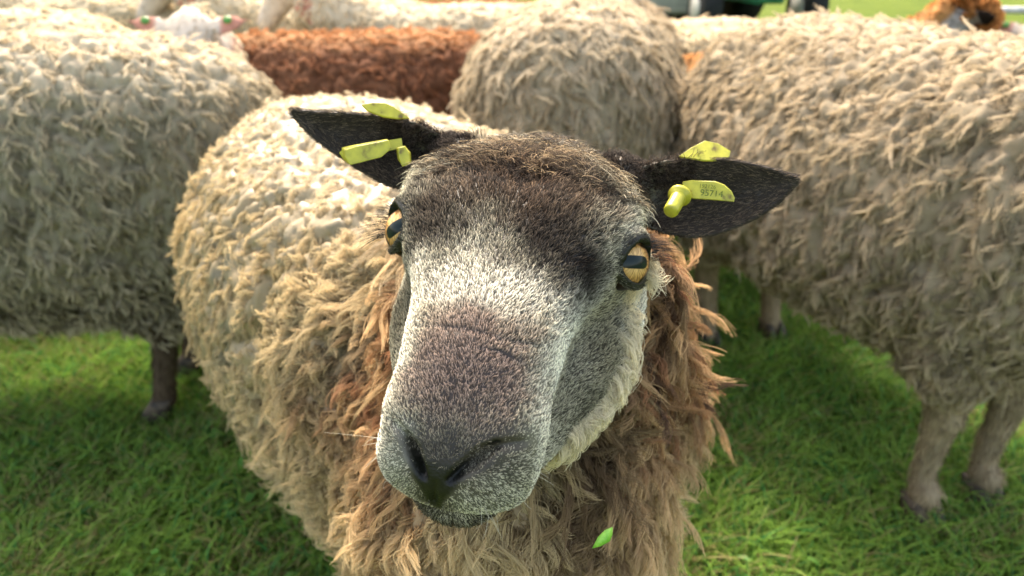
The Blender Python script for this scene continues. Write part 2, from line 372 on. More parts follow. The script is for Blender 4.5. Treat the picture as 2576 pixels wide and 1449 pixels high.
def face_col(q):
    n1 = (fbm(q*90, 3)-.5); n2 = (fbm(q*90+7, 5)-.5); n3 = fbm(q*260, 9)-.5
    root = np.tile(lin('322d24'), (len(q), 1)); tip = np.tile(lin('c2bca4'), (len(q), 1))
    for c, r, a, b, k in STAMPS:
        d = (q-np.array(c)+np.c_[n1, n2, n1]*.022+np.c_[n3, n3, n3]*.006)/np.array(r); g = np.exp(-(d**2).sum(1)**1.6)[:, None]*k
        root = root*(1-g)+lin(a)*g; tip = tip*(1-g)+lin(b)*g
    f = (sstep(.022, -.025, q[:, 1]+.02*(n1))*sstep(.074, .060, np.abs(q[:, 0]))*sstep(.005, .018, q[:, 2]))[:, None]; tf = sstep(.47, .62, fbm(q*170, 33))[:, None]*f; tf2 = (1-sstep(.46, .52, fbm(q*230, 33)))[:, None]*f
    up_ = sstep(-.022, -.045, q[:, 1])[:, None]; tip = tip*(1-tf*.8)+(lin('7f6a54')*(1-up_)+lin('cdb48c')*up_)*tf*.8; root = root*(1-.5*tf)+lin('5a4630')*.5*tf; tip = tip*(1-.9*tf2)+lin('241b17')*.9*tf2
    for c, d, h, u in EYES:
        p = q-(c+d*.010); rr = np.sqrt(((p@h)/.0198)**2+((p@u)/.0182)**2+((p@d)/.03)**2); g = sstep(1.15, .8, rr)[:, None]
        root = root*(1-g)+lin('161610')*g; tip = tip*(1-g)+lin('3f4038')*g
    lp = near_path(q, np.array(LIP)+[0, 0, .0055]); g = (sstep(.0032, .001, lp)*.9)[:, None]
    root = root*(1-g)+lin('8c8a70')*g; tip = tip*(1-g)+lin('dcd9b4')*g
    return root, tip
def bare(q):
    """1 where the skin shows (nose leather, rims of the eyes)"""
    w_ = np.clip((q[:, 2]+.034)/.026, .12, 1); wx = np.abs(q[:, 0]-MIDX)/(.0165*w_+.001)
    b = sstep(1.1, .85, wx)*sstep(-.038, -.034, q[:, 2])*sstep(-.0080, -.0110, q[:, 2])*(q[:, 1] > .148)
    b = np.maximum(b, sstep(.0036, .0026, near_path(q, np.array(NOST_R)+[0, 0, .001])))
    b = np.maximum(b, sstep(.0036, .0026, near_path(q, np.array(NOST_L)+[0, 0, .001])))
    b = np.maximum(b, sstep(.0022, .0014, near_path(q, PHIL)))
    for c, d, h, u in EYES:
        p = q-(c+d*.0095); b = np.maximum(b, sstep(1.0, .86, ((p@h)/.0180)**2+((p@u)/.0163)**2)*(p@d > -.012))
    return b
isear = np.abs(HV[:, 0]) > .0925
rt, tp = face_col(HV); bb = bare(HV)[:, None]
hcol = rt*.6+tp*.05; hcol = hcol*(1-bb)+lin('151611')*bb
nd = sstep(.0034, .0022, np.minimum(near_path(HV, NOST_R), near_path(HV, NOST_L)))[:, None]; hcol = hcol*(1-nd)+.002*nd  # nostril slits painted near black, their inner shade put into the skin colour
earcol = lin('2f2b27')*(.7+.6*fbm(HV*150, 4)[:, None])
pink = np.exp(-((HV-np.array([-.115, -.075, .0]))/.018)**2@np.ones(3))[:, None]*.5
earcol = earcol*(1-pink)+lin('4a2423')*pink
ke = sstep(.085, .098, np.abs(HV[:, 0])+ .3*np.clip(HV[:, 1]+.02, 0, 1))[:, None]*(HV[:, 1] < -.015)[:, None]
hcol = hcol*(1-ke)+earcol*ke

# ------------------------------------------------------------------ trunk, neck and legs (world units)
def leg(P, pts, r, hoofs=None, flat=1.0):
    P.tube(pts, r, nc=14, n=26, upv=(0, 1, .01), flat=flat)
def hoof_mesh(parent, foot, mat, ang, s=1.0):
    """cloven hoof, two claws in one piece"""
    H = Parts(); s = s*1.15; f = np.array([math.cos(ang), math.sin(ang), 0]); sd_ = np.array([-f[1], f[0], 0]); up = np.array([0, 0, 1.])
    for k in (-1, 1):
        c0 = np.array(foot)+sd_*k*.0125*s
        C = [c0+up*.045*s-f*.006*s, c0+up*.03*s+f*.002*s, c0+up*.012*s+f*.008*s, c0+up*.001+f*.012*s]
        H.loft(C, sd_, f, np.array([.009, .011, .012, .0125])*s, np.array([.018, .024, .030, .034])*s, np.array([.016, .018, .02, .02])*s, 2.6, nc=14)
    return mesh_obj('hoof', np.vstack(H.V), H.F, mat, parent)
M_HOOF = noise_mat('hoof', lin('2a241e'), lin('4f4436'), 60, .6, .3, .4)
M_EYE = None
WK = np.array([.83, .775, .68])
def fleece(name, V, F, N, n_lock, per, L, flow, colf, parent, seed=1, rl=.010, r0=.0009, conv=.75, lift=.45, curl=.003, freq=3.0,
           wfun=None, mat=None, k=7, stray=.05, tipc=1.0, lenf=None, bend=.35, crimp=.0006, cw=None):
    """wool made of pointed locks: strands that gather towards the tip of their lock"""
    rs = R_(seed); C, CN = scatter(V, F, N, n_lock, rs, wfun, cw)
    fl = flow(C, CN); fl = fl-CN*(fl*CN).sum(1)[:, None]; fl = nrm(fl+rs.randn(n_lock, 3)*.22)
    fl = nrm(fl-CN*(fl*CN).sum(1)[:, None]); SD = np.cross(CN, fl)
    Lk = L*(.7+.6*rs.rand(n_lock))*(1 if lenf is None else lenf(C))
    li = lift*(.6+.8*rs.rand(n_lock)); base = colf(C, rs)      # (root, tip) colours
    ph = rs.rand(n_lock)*6.28; rk = rl*(.7+.7*rs.rand(n_lock)); n = n_lock*per; id_ = np.repeat(np.arange(n_lock), per)
    a = rs.rand(n)*6.283; rr = np.sqrt(rs.rand(n)); off = (np.cos(a)*rr)[:, None]*fl[id_]*1.3+(np.sin(a)*rr)[:, None]*SD[id_]
    u = np.linspace(0, 1, k)[None, :, None]; Ls = (Lk[id_]*(.75+.35*rs.rand(n)))[:, None, None]
    lf = li[id_][:, None, None]; st = (rs.rand(n) < stray)[:, None, None]
    cv = np.where(st, -.3, conv*(.7+.5*rs.rand(n)[:, None, None]))
    P = C[id_][:, None]-CN[id_][:, None]*.004+off[:, None]*rk[id_][:, None, None]*(1-cv*u**1.2)
    out = np.sin(np.clip(u, 0, 1)*1.5)*lf; tang = (u-.25*np.sin(u*math.pi)*lf)
    P = P+CN[id_][:, None]*Ls*out*(1-.35*u**2)+fl[id_][:, None]*Ls*tang*(1-.25*lf)
    w = u*freq*6.283+ph[id_][:, None, None]+rs.randn(n)[:, None, None]*.5; amp = curl*np.minimum(1, u*2.5)*(.6+.8*rs.rand(n)[:, None, None])
    amp = np.where(st, amp*2, amp)
    P = P+SD[id_][:, None]*np.cos(w)*amp+CN[id_][:, None]*np.sin(w)*amp*.8
    bd = rs.randn(n_lock, 1)*bend; P = P+(SD*bd)[id_][:, None]*Ls*u**1.6
    cw = u*k*1.35*3.1416+rs.rand(n)[:, None, None]*1.2; P = P+(SD[id_][:, None]*np.cos(cw)+CN[id_][:, None]*np.sin(cw))*crimp
    P[:, :, 2] -= (u[..., 0]**2*Ls[..., 0])*.12
    P = np.maximum(P, [[[-99, -99, .01]]])
    rad0 = (r0*(.7+.6*rs.rand(n)))[:, None]*(1-.62*u[0, :, 0]**1.5)[None]
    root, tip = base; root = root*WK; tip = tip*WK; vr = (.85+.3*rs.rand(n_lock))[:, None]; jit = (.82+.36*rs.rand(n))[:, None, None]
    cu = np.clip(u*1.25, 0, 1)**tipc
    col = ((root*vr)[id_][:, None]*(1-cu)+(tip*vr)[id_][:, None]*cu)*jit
    return hair_obj(name, P, rad0, col, mat or M_WOOL, parent)

def woolly(V, N, mask, f=46, amp=.016, infl=.018, seed=50, st=.55, part=.012):
    """raises a fleece split by branching partings"""
    w = np.c_[fbm(V*14, seed)-.5, fbm(V*14, seed+1)-.5, fbm(V*14, seed+2)-.5]*.035
    q = (V+w)*np.array([f, f, f*st]); c1 = np.minimum(1, np.abs(fbm(q, seed+3, 2)-.5)*9)**.7; c2 = np.minimum(1, np.abs(fbm(q*1.9+3, seed+4, 2)-.5)*8)**.7
    q3 = (V+w*1.6)*np.array([19, 19, 19*.30]); c3 = np.minimum(1, np.abs(fbm(q3, seed+6, 2)-.5)*17)**.8
    big = fbm(V*7, seed+5)-.5; h = infl+amp*(.62*c1+.38*c2)+big*.016-part*(1-c3)
    return V+N*(h*mask)[:, None], .10+.90*sstep(.25, .75, .62*c1+.38*c2)*(.12+.88*sstep(.1, .6, c3))
# ---- the sheep in front
BP = Parts()
tc_ = np.array([(.0, .385, .44), (.0, .42, .45), (-.005, .50, .45), (-.03, .62, .46), (-.11, .80, .46), (-.20, .96, .46), (-.29, 1.11, .46), (-.37, 1.24, .47), (-.39, 1.28, .47)])
tw = [.02, .075, .11, .165, .220, .230, .205, .130, .03]; tt_ = [.02, .09, .13, .175, .205, .205, .195, .15, .03]; tb = [.02, .10, .16, .20, .22, .22, .20, .14, .03]
q_ = np.linspace(0, 1, 9); qq = np.linspace(0, 1, 60); CC = cr(q_, tc_, qq); TT = nrm(np.gradient(CC, axis=0)); SS = nrm(np.cross(TT, [0, 0, 1.]))
BP.loft(CC, SS, (0, 0, 1), cr(q_, tw, qq), cr(q_, tt_, qq), cr(q_, tb, qq), 2.3, nc=48)
nk0 = h2w((0, -.060, -.055)); nk1 = np.array([.012, .60, .50])
BP.tube([nk0, h2w((0, -.08, -.075)), nk0*.5+nk1*.5+[0, .0, -.02], nk1+[0, 0, -.02], nk1+[-.03, .12, -.05]], [.052, .062, .092, .120, .13], nc=32, flat=1.15, upv=(1, 0, 0))
for fx, fy, hx, hy in ((.045, .56, .05, .50), (-.09, .56, -.10, .50)):
    leg(BP, [(fx, fy, .42), (fx, fy+.01, .34), ((fx+hx)/2, fy-.02, .22), (hx, hy+.02, .13), (hx, hy+.015, .07), (hx, hy, .03)], [.055, .045, .027, .018, .020, .018])
for fx, fy in ((-.43, 1.10), (-.25, 1.20)):
    leg(BP, [(fx+.06, fy-.04, .42), (fx+.05, fy-.07, .34), (fx, fy+.0, .26), (fx-.01, fy+.05, .20), (fx, fy+.01, .10), (fx, fy-.01, .03)], [.085, .07, .036, .024, .018, .018])
BV, BF = BP.fuse(.0055, 4); BN = vnormals(BV, BF)
def main_mask(c):
    q = w2h(c); infr = sstep(-.05, -.075, q[:, 1])+sstep(.50, .55, c[:, 1])+sstep(-.10, -.13, q[:, 2]); return np.clip(infr, 0, 1)*sstep(.22, .30, c[:, 2])*(1-.8*sstep(.66, .70, c[:, 2])*sstep(.74, .66, c[:, 1]))
BV, BCW = woolly(BV, BN, main_mask(BV), 44, .021, .013, 50, .5); BV = smooth_mesh(BV, BF, 1, .3); BN = vnormals(BV, BF)
MAINBASE = 1
bcol = np.tile(lin('5a4a36'), (len(BV), 1)); kl = sstep(.26, .20, BV[:, 2])[:, None]
bcol = bcol*(1-kl)+lin('1a1715')*kl
sheep = tag(empty('sheep', (0, 0, 0)), 'nearest sheep, dark grey and white face staring into the camera, yellow tag in each ear', 'sheep', 'sheep of the flock')
allV = np.vstack([hv_w, BV]); allF = np.vstack([HF, BF+len(HV)])
hv_w = h2w(HV); allV[:len(HV)] = hv_w
for f in ((.05, .50, 0), (-.10, .50, 0), (-.43, 1.09, 0), (-.25, 1.19, 0)): hoof_mesh(sheep, f, M_HOOF, rad(-70))
HC = h2w((0, -.03, -.03))
def main_flow(C, N):
    r = np.array([-.45, .85, 0.]); d = np.tile([0, 0, -1.], (len(C), 1))+r*.55
    top = sstep(.35, .9, N[:, 2])[:, None]; d = d*(1-top)+(r+.5*N*[1, 1, 0])*top
    w = np.c_[fbm(C*9, 1)-.5, fbm(C*9, 2)-.5, fbm(C*9, 3)-.5]
    nk = sstep(.62, .50, C[:, 1])[:, None]; d = d*(1-nk)+nk*(np.array([0, 0, -1.])+nrm(C-np.array([.0, .6, .5]))*.35)
    return d+w*(1.5+1.6*nk)
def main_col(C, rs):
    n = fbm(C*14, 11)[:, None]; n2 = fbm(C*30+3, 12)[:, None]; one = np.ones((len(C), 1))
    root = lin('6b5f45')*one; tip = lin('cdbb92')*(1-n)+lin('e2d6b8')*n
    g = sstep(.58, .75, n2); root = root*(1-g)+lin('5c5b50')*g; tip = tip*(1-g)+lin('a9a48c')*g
    tp_ = sstep(.62, .68, C[:, 2:3]); tip = tip*(1-tp_)+lin('ebe2cc')*tp_  # back painted paler, its sunlight put into the tip colour
    ax_ = C[:, 0]+.03*(n[:, 0]-.5); g = np.maximum(sstep(.045, .085, ax_)*sstep(.72, .60, C[:, 1]), sstep(-.05, -.085, ax_)*sstep(.57, .50, C[:, 1]+.06*(n2[:, 0]-.5)))*sstep(.46, .53, C[:, 2])
    g = np.maximum(g, sstep(.66, .70, C[:, 2])*sstep(.75, .65, C[:, 1]))[:, None]
    rl_ = rs.rand(len(C), 1); rc = lin('55423a')*(1-n2)+lin('3a3030')*n2; tc = lin('a07a5c')*(1-rl_)+lin('ecd0a8')*rl_
    dk = (sstep(.50, .62, n2)*(.5+.5*rs.rand(len(C), 1))); tc = tc*(1-dk)+lin('625049')*dk; rr_ = (rs.rand(len(C), 1) < .14); tc = np.where(rr_, lin('ad8468'), tc)
    root = root*(1-g)+rc*g; tip = tip*(1-g)+tc*g
    lo = sstep(.57, .48, C[:, 2:3])*sstep(.56, .46, C[:, 1:2])*.85
    root = root*(1-lo)+lin('8a6840')*lo; tip = tip*(1-lo)+(lin('efdfba')*(1-n2)+lin('cdaf88')*n2)*lo
    f = np.exp(-(((C[:, 0]-.045)/.030)**2+((C[:, 1]-.41)/.07)**2))[:, None]*sstep(.43, .50, C[:, 2:3])*.9   # darker brown patch below the chin
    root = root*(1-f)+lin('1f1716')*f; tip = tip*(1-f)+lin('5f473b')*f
    return root, tip
r0_, t0_ = main_col(BV, R_(3)); bcol = (r0_*.5+t0_*.3)*WK*(1-kl)+lin('1a1715')*kl
mesh_obj('body', allV, allF, M_SKIN, sheep, col=np.vstack([hcol, bcol]))
def main_w(c):
    q = w2h(c); infr = (q[:, 1] > -.045) & (c[:, 1] < .5) & (q[:, 2] > -.10)
    return np.where((c[:, 2] < .24) | infr | ((c[:, 2] > .685) & (c[:, 1] < .72)), 0, 1)*np.where(c[:, 1] < .62, 2.2, 1)
back = lambda c: main_w(c)*(c[:, 1] > .56); front = lambda c: main_w(c)*(c[:, 1] <= .60)
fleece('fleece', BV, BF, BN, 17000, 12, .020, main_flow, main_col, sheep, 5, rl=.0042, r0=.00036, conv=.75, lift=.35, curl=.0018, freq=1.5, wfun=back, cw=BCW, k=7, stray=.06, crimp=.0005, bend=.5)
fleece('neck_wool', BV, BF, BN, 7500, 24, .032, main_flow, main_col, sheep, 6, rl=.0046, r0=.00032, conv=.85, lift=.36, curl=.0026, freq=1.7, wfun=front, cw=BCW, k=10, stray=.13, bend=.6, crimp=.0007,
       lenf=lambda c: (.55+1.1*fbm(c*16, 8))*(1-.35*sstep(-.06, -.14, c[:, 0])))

# ---- short fur of the face
rs = R_(11); NF = 190000
fr = lambda c: ((c[:, 1] > -.105)*(np.abs(c[:, 0]) < .105)*np.where(c[:, 1] > .08, 1.5, 1.)*np.where(c[:, 2] < -.105, .2, 1.))
P0, N0 = scatter(HV, HF, HN, NF, rs, fr)
keep = rs.rand(NF) > bare(P0)*1.05; P0, N0 = P0[keep], N0[keep]; n = len(P0)
rt, tp = face_col(P0)
x_, s_, n_ = P0.T
kef = (sstep(.046, .056, np.abs(x_)+.5*(-.064-s_)+.012*(fbm(P0*90, 8)-.5))*sstep(-.050, -.060, s_)*(n_ > -.05))[:, None]
kef = np.maximum(kef, (sstep(.076, .084, np.abs(x_))*sstep(-.026, -.036, s_)*(n_ > -.03))[:, None])
rt = rt*(1-kef)+lin('1d1916')*kef; tp = tp*(1-kef)+(lin('4b4139')*(.6+.8*rs.rand(n, 1)))*kef
D = np.stack([x_*6+np.sign(x_)*.15, -np.ones(n), 0*x_], -1)
lips = sstep(.138, .156, s_)*sstep(.0, -.02, n_); D = D*(1-lips[:, None])+np.stack([(x_-MIDX)*40, -.3+0*x_, -1+0*x_], -1)*lips[:, None]
fh = sstep(-.01, -.04, s_)*sstep(.0, .02, n_)
W = np.c_[fbm(P0*120, 21)-.5, fbm(P0*120, 22)-.5, fbm(P0*120, 23)-.5]; W2 = np.c_[fbm(P0*320, 24)-.5, fbm(P0*320, 25)-.5, fbm(P0*320, 26)-.5]
D = nrm(D)+W*(.8+2.6*fh[:, None])+W2*(.7+3.2*fh[:, None])+rs.randn(n, 3)*.13
D = nrm(D-N0*(D*N0).sum(1)[:, None])
Lh = .0058+.0*x_; Lh = Lh+.0030*sstep(.06, .0, s_)+.0085*fh-.0022*sstep(.07, .12, s_)-.0008*sstep(.13, .15, s_)
wj = np.exp(-((x_-.090)/.014)**2)*sstep(.07, .02, s_)*sstep(.0, -.03, n_); Lh = Lh+.010*wj
chin = sstep(-.052, -.062, n_)*sstep(.08, .11, s_); Lh = Lh+.002*chin
for c, d, h, u in EYES:
    dd = np.linalg.norm(P0-(c+d*.01), axis=1); Lh = Lh*(1-.55*sstep(.032, .018, dd))
dn = np.minimum(near_path(P0, NOST_R+CREASE_R[1:]), near_path(P0, NOST_L)); Lh = Lh*(.6+.4*sstep(.002, .008, dn))
Lh = Lh*(1-.6*kef[:, 0])*.86*(.65+.6*rs.rand(n))
lift = .32+.55*wj+.25*fh+.15*(rs.rand(n)-.5)+.25*chin; k = 5; u = np.linspace(0, 1, k)[None, :, None]
T = np.cross(N0, D); cur = (rs.randn(n)*.16*(1+2.2*fh))[:, None, None]
P = P0[:, None]-N0[:, None]*.0006+Lh[:, None, None]*(D[:, None]*u*(1-.1*u)+N0[:, None]*lift[:, None, None]*np.sin(u*1.9)+T[:, None]*cur*u**2)
brt = (.85+.85*rs.rand(n))[:, None, None]; mixu = np.clip(u*1.15-.05, 0, 1)**1.1
dz = sstep(.045, .0, s_)*sstep(.072, .060, np.abs(x_))*(n_ > .005); darkh = (rs.rand(n) < .32+.22*dz)[:, None, None]*.75
col = (rt[:, None]*(1-mixu)+tp[:, None]*mixu)*brt*(1-darkh)
Pw = h2w(P.reshape(-1, 3)).reshape(P.shape)
hair_obj('face_fur', Pw, np.full((n, 1), .00015)*(1-.65*u[..., 0]**2)*(1+.25*rs.rand(n, 1)), col, M_FUR, sheep)
HNw = (HN@HB)@MC.T; JAW = [(.082, -.020, -.012), (.084, .008, -.036), (.080, .032, -.058), (.067, .060, -.072), (.053, .084, -.070)]
fleece('cheek_wool', hv_w, HF, HNw, 1100, 16, .017, lambda C, N: np.tile([.5, .3, -.7], (len(C), 1)), lambda C, rs: (np.tile(lin('b8b29c'), (len(C), 1)), np.tile(lin('fbf6e6'), (len(C), 1))), sheep, 91,
       rl=.0030, r0=.00022, conv=.6, lift=.6, curl=.0016, freq=1.6, k=6, stray=.1, wfun=lambda c: sstep(.016, .007, near_path(w2h(c), JAW)))
# whiskers
n = 46; P0, N0 = scatter(HV, HF, HN, n, rs, lambda c: ((c[:, 1] > .125)*(c[:, 2] < -.02)*(np.abs(c[:, 0]) > .012))*1.); uw = np.linspace(0, 1, 8)[None, :, None]
D = nrm(N0+rs.randn(n, 3)*.25+[0, .1, -.3]); LL = (.008+.014*rs.rand(n)**2)[:, None, None]; P = P0[:, None]+LL*(D[:, None]*uw+rs.randn(n, 1, 3)*.22*uw**2)
hair_obj('whiskers', h2w(P.reshape(-1, 3)).reshape(P.shape), np.full((n, 1), .00009)*(1-.6*uw[..., 0]), np.where(rs.rand(n, 1, 1) < .6, lin('1c1a18'), lin('d8d2c0'))*np.ones((n, 8, 1)), M_FUR, sheep)
# fine hair on the ears
n = 26000; P0, N0 = scatter(HV, HF, HN, n, rs, lambda c: (np.abs(c[:, 0]) > .088)*(c[:, 1] < -.01)*1.)
sg = np.sign(P0[:, :1]); D = np.c_[sg, -.15+0*sg, .1+0*sg]+rs.randn(n, 3)*.25; D = nrm(D-N0*(D*N0).sum(1)[:, None])
Lh = (.0018+.0028*rs.rand(n))[:, None, None]; P = P0[:, None]+Lh*(D[:, None]*u+N0[:, None]*.22*np.sin(u*2))
cc = lin('3d3731')*(.6+1.3*rs.rand(n, 1)); cc = np.where(rs.rand(n, 1) < .12, lin('8a7a66'), cc)
hair_obj('ear_hair', h2w(P.reshape(-1, 3)).reshape(P.shape), np.full((n, 1), .00011)*(1-.6*u[..., 0]**2), np.repeat(cc[:, None], k, 1), M_FUR, sheep)

# ---- eyes
def eye_mat():
    m, t, b, out = newmat('eye'); N = t.nodes.new; L = t.links.new
    tc = N('ShaderNodeTexCoord'); sp = N('ShaderNodeSeparateXYZ'); L(tc.outputs['Object'], sp.inputs[0])
    def mth(op, a, b_=None, v=None):
        k_ = N('ShaderNodeMath'); k_.operation = op
        for i, z in enumerate((a, b_)):
            if z is None: continue
            if isinstance(z, (int, float)): k_.inputs[i].default_value = z
            else: L(z, k_.inputs[i])
        return k_.outputs[0]
    X, Y = sp.outputs[0], sp.outputs[1]
    ns = N('ShaderNodeTexNoise'); ns.inputs['Scale'].default_value = 260; L(tc.outputs['Object'], ns.inputs[0]); nz = mth('MULTIPLY', mth('SUBTRACT', ns.outputs[0], .5), .5)
    ang = mth('ARCTAN2', Y, X); cb = N('ShaderNodeCombineXYZ'); L(mth('MULTIPLY', ang, 7.), cb.inputs[0]); L(mth('MULTIPLY', mth('ADD', mth('POWER', X, 2.), mth('POWER', Y, 2.)), 9000.), cb.inputs[1])
    n3 = N('ShaderNodeTexNoise'); n3.inputs['Scale'].default_value = 1.6; n3.inputs['Detail'].default_value = 4; L(cb.outputs[0], n3.inputs[0])
    stre = N('ShaderNodeMapRange'); stre.inputs[1].default_value = .35; stre.inputs[2].default_value = .65; stre.inputs[3].default_value = .45; stre.inputs[4].default_value = 1.25; L(n3.outputs[0], stre.inputs[0])
    pup = mth('ADD', mth('POWER', mth('DIVIDE', mth('ABSOLUTE', X), .0098), 4.), mth('POWER', mth('DIVIDE', mth('ABSOLUTE', Y), .0040), 3.))
    rr = mth('SQRT', mth('ADD', mth('POWER', mth('ABSOLUTE', X), 2.), mth('POWER', mth('ABSOLUTE', Y), 2.)))
    iris = N('ShaderNodeValToRGB'); e = iris.color_ramp.elements; e[0].position = 0; e[0].color = (*lin('a8814e'), 1); e[1].position = 1; e[1].color = (*lin('1a120c'), 1)
    for p, c in ((.35, 'c4a06a'), (.60, 'b08850'), (.76, '946c42'), (.86, '2a1c12')):
        el = e.new(p); el.color = (*lin(c), 1)
    L(mth('ADD', mth('DIVIDE', rr, .0155), mth('MULTIPLY', nz, .9)), iris.inputs[0])
    pm = N('ShaderNodeMapRange'); pm.inputs[1].default_value = .8; pm.inputs[2].default_value = 1.15; L(mth('ADD', pup, nz), pm.inputs[0])
    mx = N('ShaderNodeMix'); mx.data_type = 'RGBA'; L(pm.outputs[0], mx.inputs[0]); mx.inputs[6].default_value = (.006, .012, .013, 1); im = N('ShaderNodeMix'); im.data_type = 'RGBA'; im.blend_type = 'MULTIPLY'; im.inputs[0].default_value = 1; L(iris.outputs[0], im.inputs[6]); L(stre.outputs[0], im.inputs[7]); L(im.outputs[2], mx.inputs[7])
    L(mx.outputs[2], b.inputs['Base Color']); b.inputs['Roughness'].default_value = .35; b.inputs['Coat Weight'].default_value = .3; b.inputs['Coat Roughness'].default_value = .04
    b.inputs['Specular IOR Level'].default_value = .05
    return m
M_EYE = eye_mat()
for c, d, h, u_ in EYES:
    E = Parts(); E.ell((0, 0, 0), np.eye(3), (.0172, .0172, .0168), 22)
    v = np.vstack(E.V); v[:, 2] += np.exp(-((v[:, 0]**2+v[:, 1]**2)/.009**2))*.0014*(v[:, 2] > 0)
    o = mesh_obj('eye', v, E.F, M_EYE, sheep)
    vw = nrm(HB@(-(HM+c@HB))); g = nrm(d*.55+vw*.6); hh = nrm(h-g*(h@g)); X, Y, Z = (np.array([hh, np.cross(g, hh), g])@HB)@MC.T; c0 = h2w(c+d*.0005)
    if Y[2] < 0: Y = -Y
    if np.dot(np.cross(X, Y), Z) < 0: X = -X
    o.matrix_local = Matrix([[X[0], Y[0], Z[0], c0[0]], [X[1], Y[1], Z[1], c0[1]], [X[2], Y[2], Z[2], c0[2]], [0, 0, 0, 1]])
    # lashes on the upper lid, longest towards the back of the head
    n = 110; a = rad(5)+rs.rand(n)**1.5*rad(140); sx = np.sign(c[0]); ca = np.cos(a)*sx; k = 6; uu = np.linspace(0, 1, k)[None, :, None]
    root = c+d*.0135+np.outer(ca*.0155, h)+np.outer(np.sin(a)*.0142, u_)+rs.randn(n, 3)*.0006
    dr = nrm(d*.55+np.outer(ca, h)*.9+u_*.25+rs.randn(n, 3)*.10); LL = (.007+.012*sstep(-.1, .95, np.cos(a)))[:, None, None]*(.7+.5*rs.rand(n))[:, None, None]
    P = root[:, None]+LL*(dr[:, None]*uu-u_*(.25*uu**2))
    hair_obj('eyelashes', h2w(P.reshape(-1, 3)).reshape(P.shape), np.full((n, 1), .00013)*(1-.7*uu[..., 0]), np.tile(lin('23262a'), (n, k, 1)), M_FUR, sheep)

# ---- ear tags
def plastic(name, c, c2):
    m = noise_mat(name, c, c2, 140, .38, .5, .12, coat=.1)
    rp = [x for x in m.node_tree.nodes if x.type == 'VALTORGB'][0].color_ramp; rp.elements[0].position = .42; q = rp.elements.new(.30); q.color = (*(lin('5a4a22')), 1)
    t = m.node_tree; b = t.nodes['Principled BSDF']; b.inputs['Subsurface Weight'].default_value = 0
    tr = t.nodes.new('ShaderNodeBsdfTranslucent'); ms = t.nodes.new('ShaderNodeMixShader'); ms.inputs[0].default_value = .25
    tr.inputs['Color'].default_value = (*c2, 1); t.links.new(b.outputs[0], ms.inputs[1]); t.links.new(tr.outputs[0], ms.inputs[2])
    t.links.new(ms.outputs[0], t.nodes['Material Output'].inputs['Surface']); return m
M_TAG = plastic('yellow_plastic', lin('a09f34'), lin('bcb93a')); M_INK = noise_mat('ink', lin('55622a'), lin('6c7a34'), 300, .6)
def slab(pts, zs, th, name, parent, bev=.0006):
    """thin plastic plate with the outline pts (picture places at depth zs)"""
    A = np.array([px(x, y, z) for (x, y), z in zip(pts, zs)]); c = A.mean(0)
    U, S_, Vt = np.linalg.svd(A-c); nn = Vt[2]*(1 if Vt[2][2] > 0 else -1)
    A = A-np.outer((A-c)@nn, nn); m = len(A); inn = c+(A-c)*(1-bev/np.linalg.norm(A-c, axis=1))[:, None]
    rings = [inn, A+nn*bev, A+nn*(th-bev), inn+nn*th]; V = c2w(np.vstack(rings))
    F = [tuple(range(m))[::-1], tuple(range(3*m, 4*m))]
    for r in range(3): F += [(r*m+i, r*m+(i+1) % m, (r+1)*m+(i+1) % m, (r+1)*m+i) for i in range(m)]
    return mesh_obj(name, V, F, M_TAG, parent, smooth=False), c, nn, A
def block(front, back, z0, z1, name, parent):
    A = [px(x, y, z0) for x, y in front]; B = [px(x, y, z1) for x, y in back]; m = len(A); V = c2w(np.array(A+B))
    F = [tuple(range(m)), tuple(range(m, 2*m))[::-1]]+[(i, m+i, m+(i+1) % m, (i+1) % m) for i in range(m)]
    o = mesh_obj(name, V, F, M_TAG, parent, smooth=False); b = o.modifiers.new('b', 'BEVEL'); b.width = .0007; b.segments = 2; return o
def stub(p0, p1, r, name, parent, rim=True):
    P_ = Parts(); a, b = c2w(px(*p0)), c2w(px(*p1)); T = nrm(b-a); S = nrm(np.cross(T, [0.3, 0, 1.])); U = np.cross(S, T)
    ts = np.array([0, .02, .03, .10, .16, .22, .24, .9, .97, 1.0]); rr = np.array([.5, .95, 1.45, 1.5, 1.45, 1.0, 1, .95, .85, .5])*r if rim else np.array([.5, .95, 1, 1, 1, 1, 1, 1, .9, .5])*r
    P_.loft(a+np.outer(ts, b-a), S, U, rr, rr, rr, nc=20); return mesh_obj(name, np.vstack(P_.V), P_.F, M_TAG, parent)
FLAP_R = [(1706, 394), (1740, 368), (1774, 352), (1806, 360), (1838, 380), (1836, 392), (1826, 402), (1770, 404)]
tg, *_ = slab(FLAP_R, [.463, .464, .466, .465, .462, .460, .458, .460], .0018, 'ear_tag', sheep)
IN_R = [(1716, 470), (1716, 456), (1740, 454), (1800, 456), (1822, 464), (1840, 480), (1848, 497), (1846, 507), (1800, 504), (1745, 500), (1718, 494)]
tg, tc0, tn, TA = slab(IN_R, [.4585]*3+[.452, .449, .447, .446, .446, .452, .4575, .4585], .0020, 'ear_tag', sheep)
stub((1712, 488, .4575), (1686, 534, .444), .0052, 'ear_tag_stud', sheep)
FLAP_L = [(909, 263), (935, 258), (968, 257), (992, 268), (1031, 297), (1000, 298), (965, 294), (925, 279)]
slab(FLAP_L, [.472, .474, .475, .476, .476, .474, .473, .472], .0018, 'ear_tag', sheep)
block([(867, 378), (895, 368), (978, 352), (985, 374), (960, 396), (882, 416), (870, 398)], [(858, 370), (890, 364), (974, 349), (978, 371), (958, 388), (872, 411), (860, 392)], .4635, .4700, 'ear_tag', sheep)
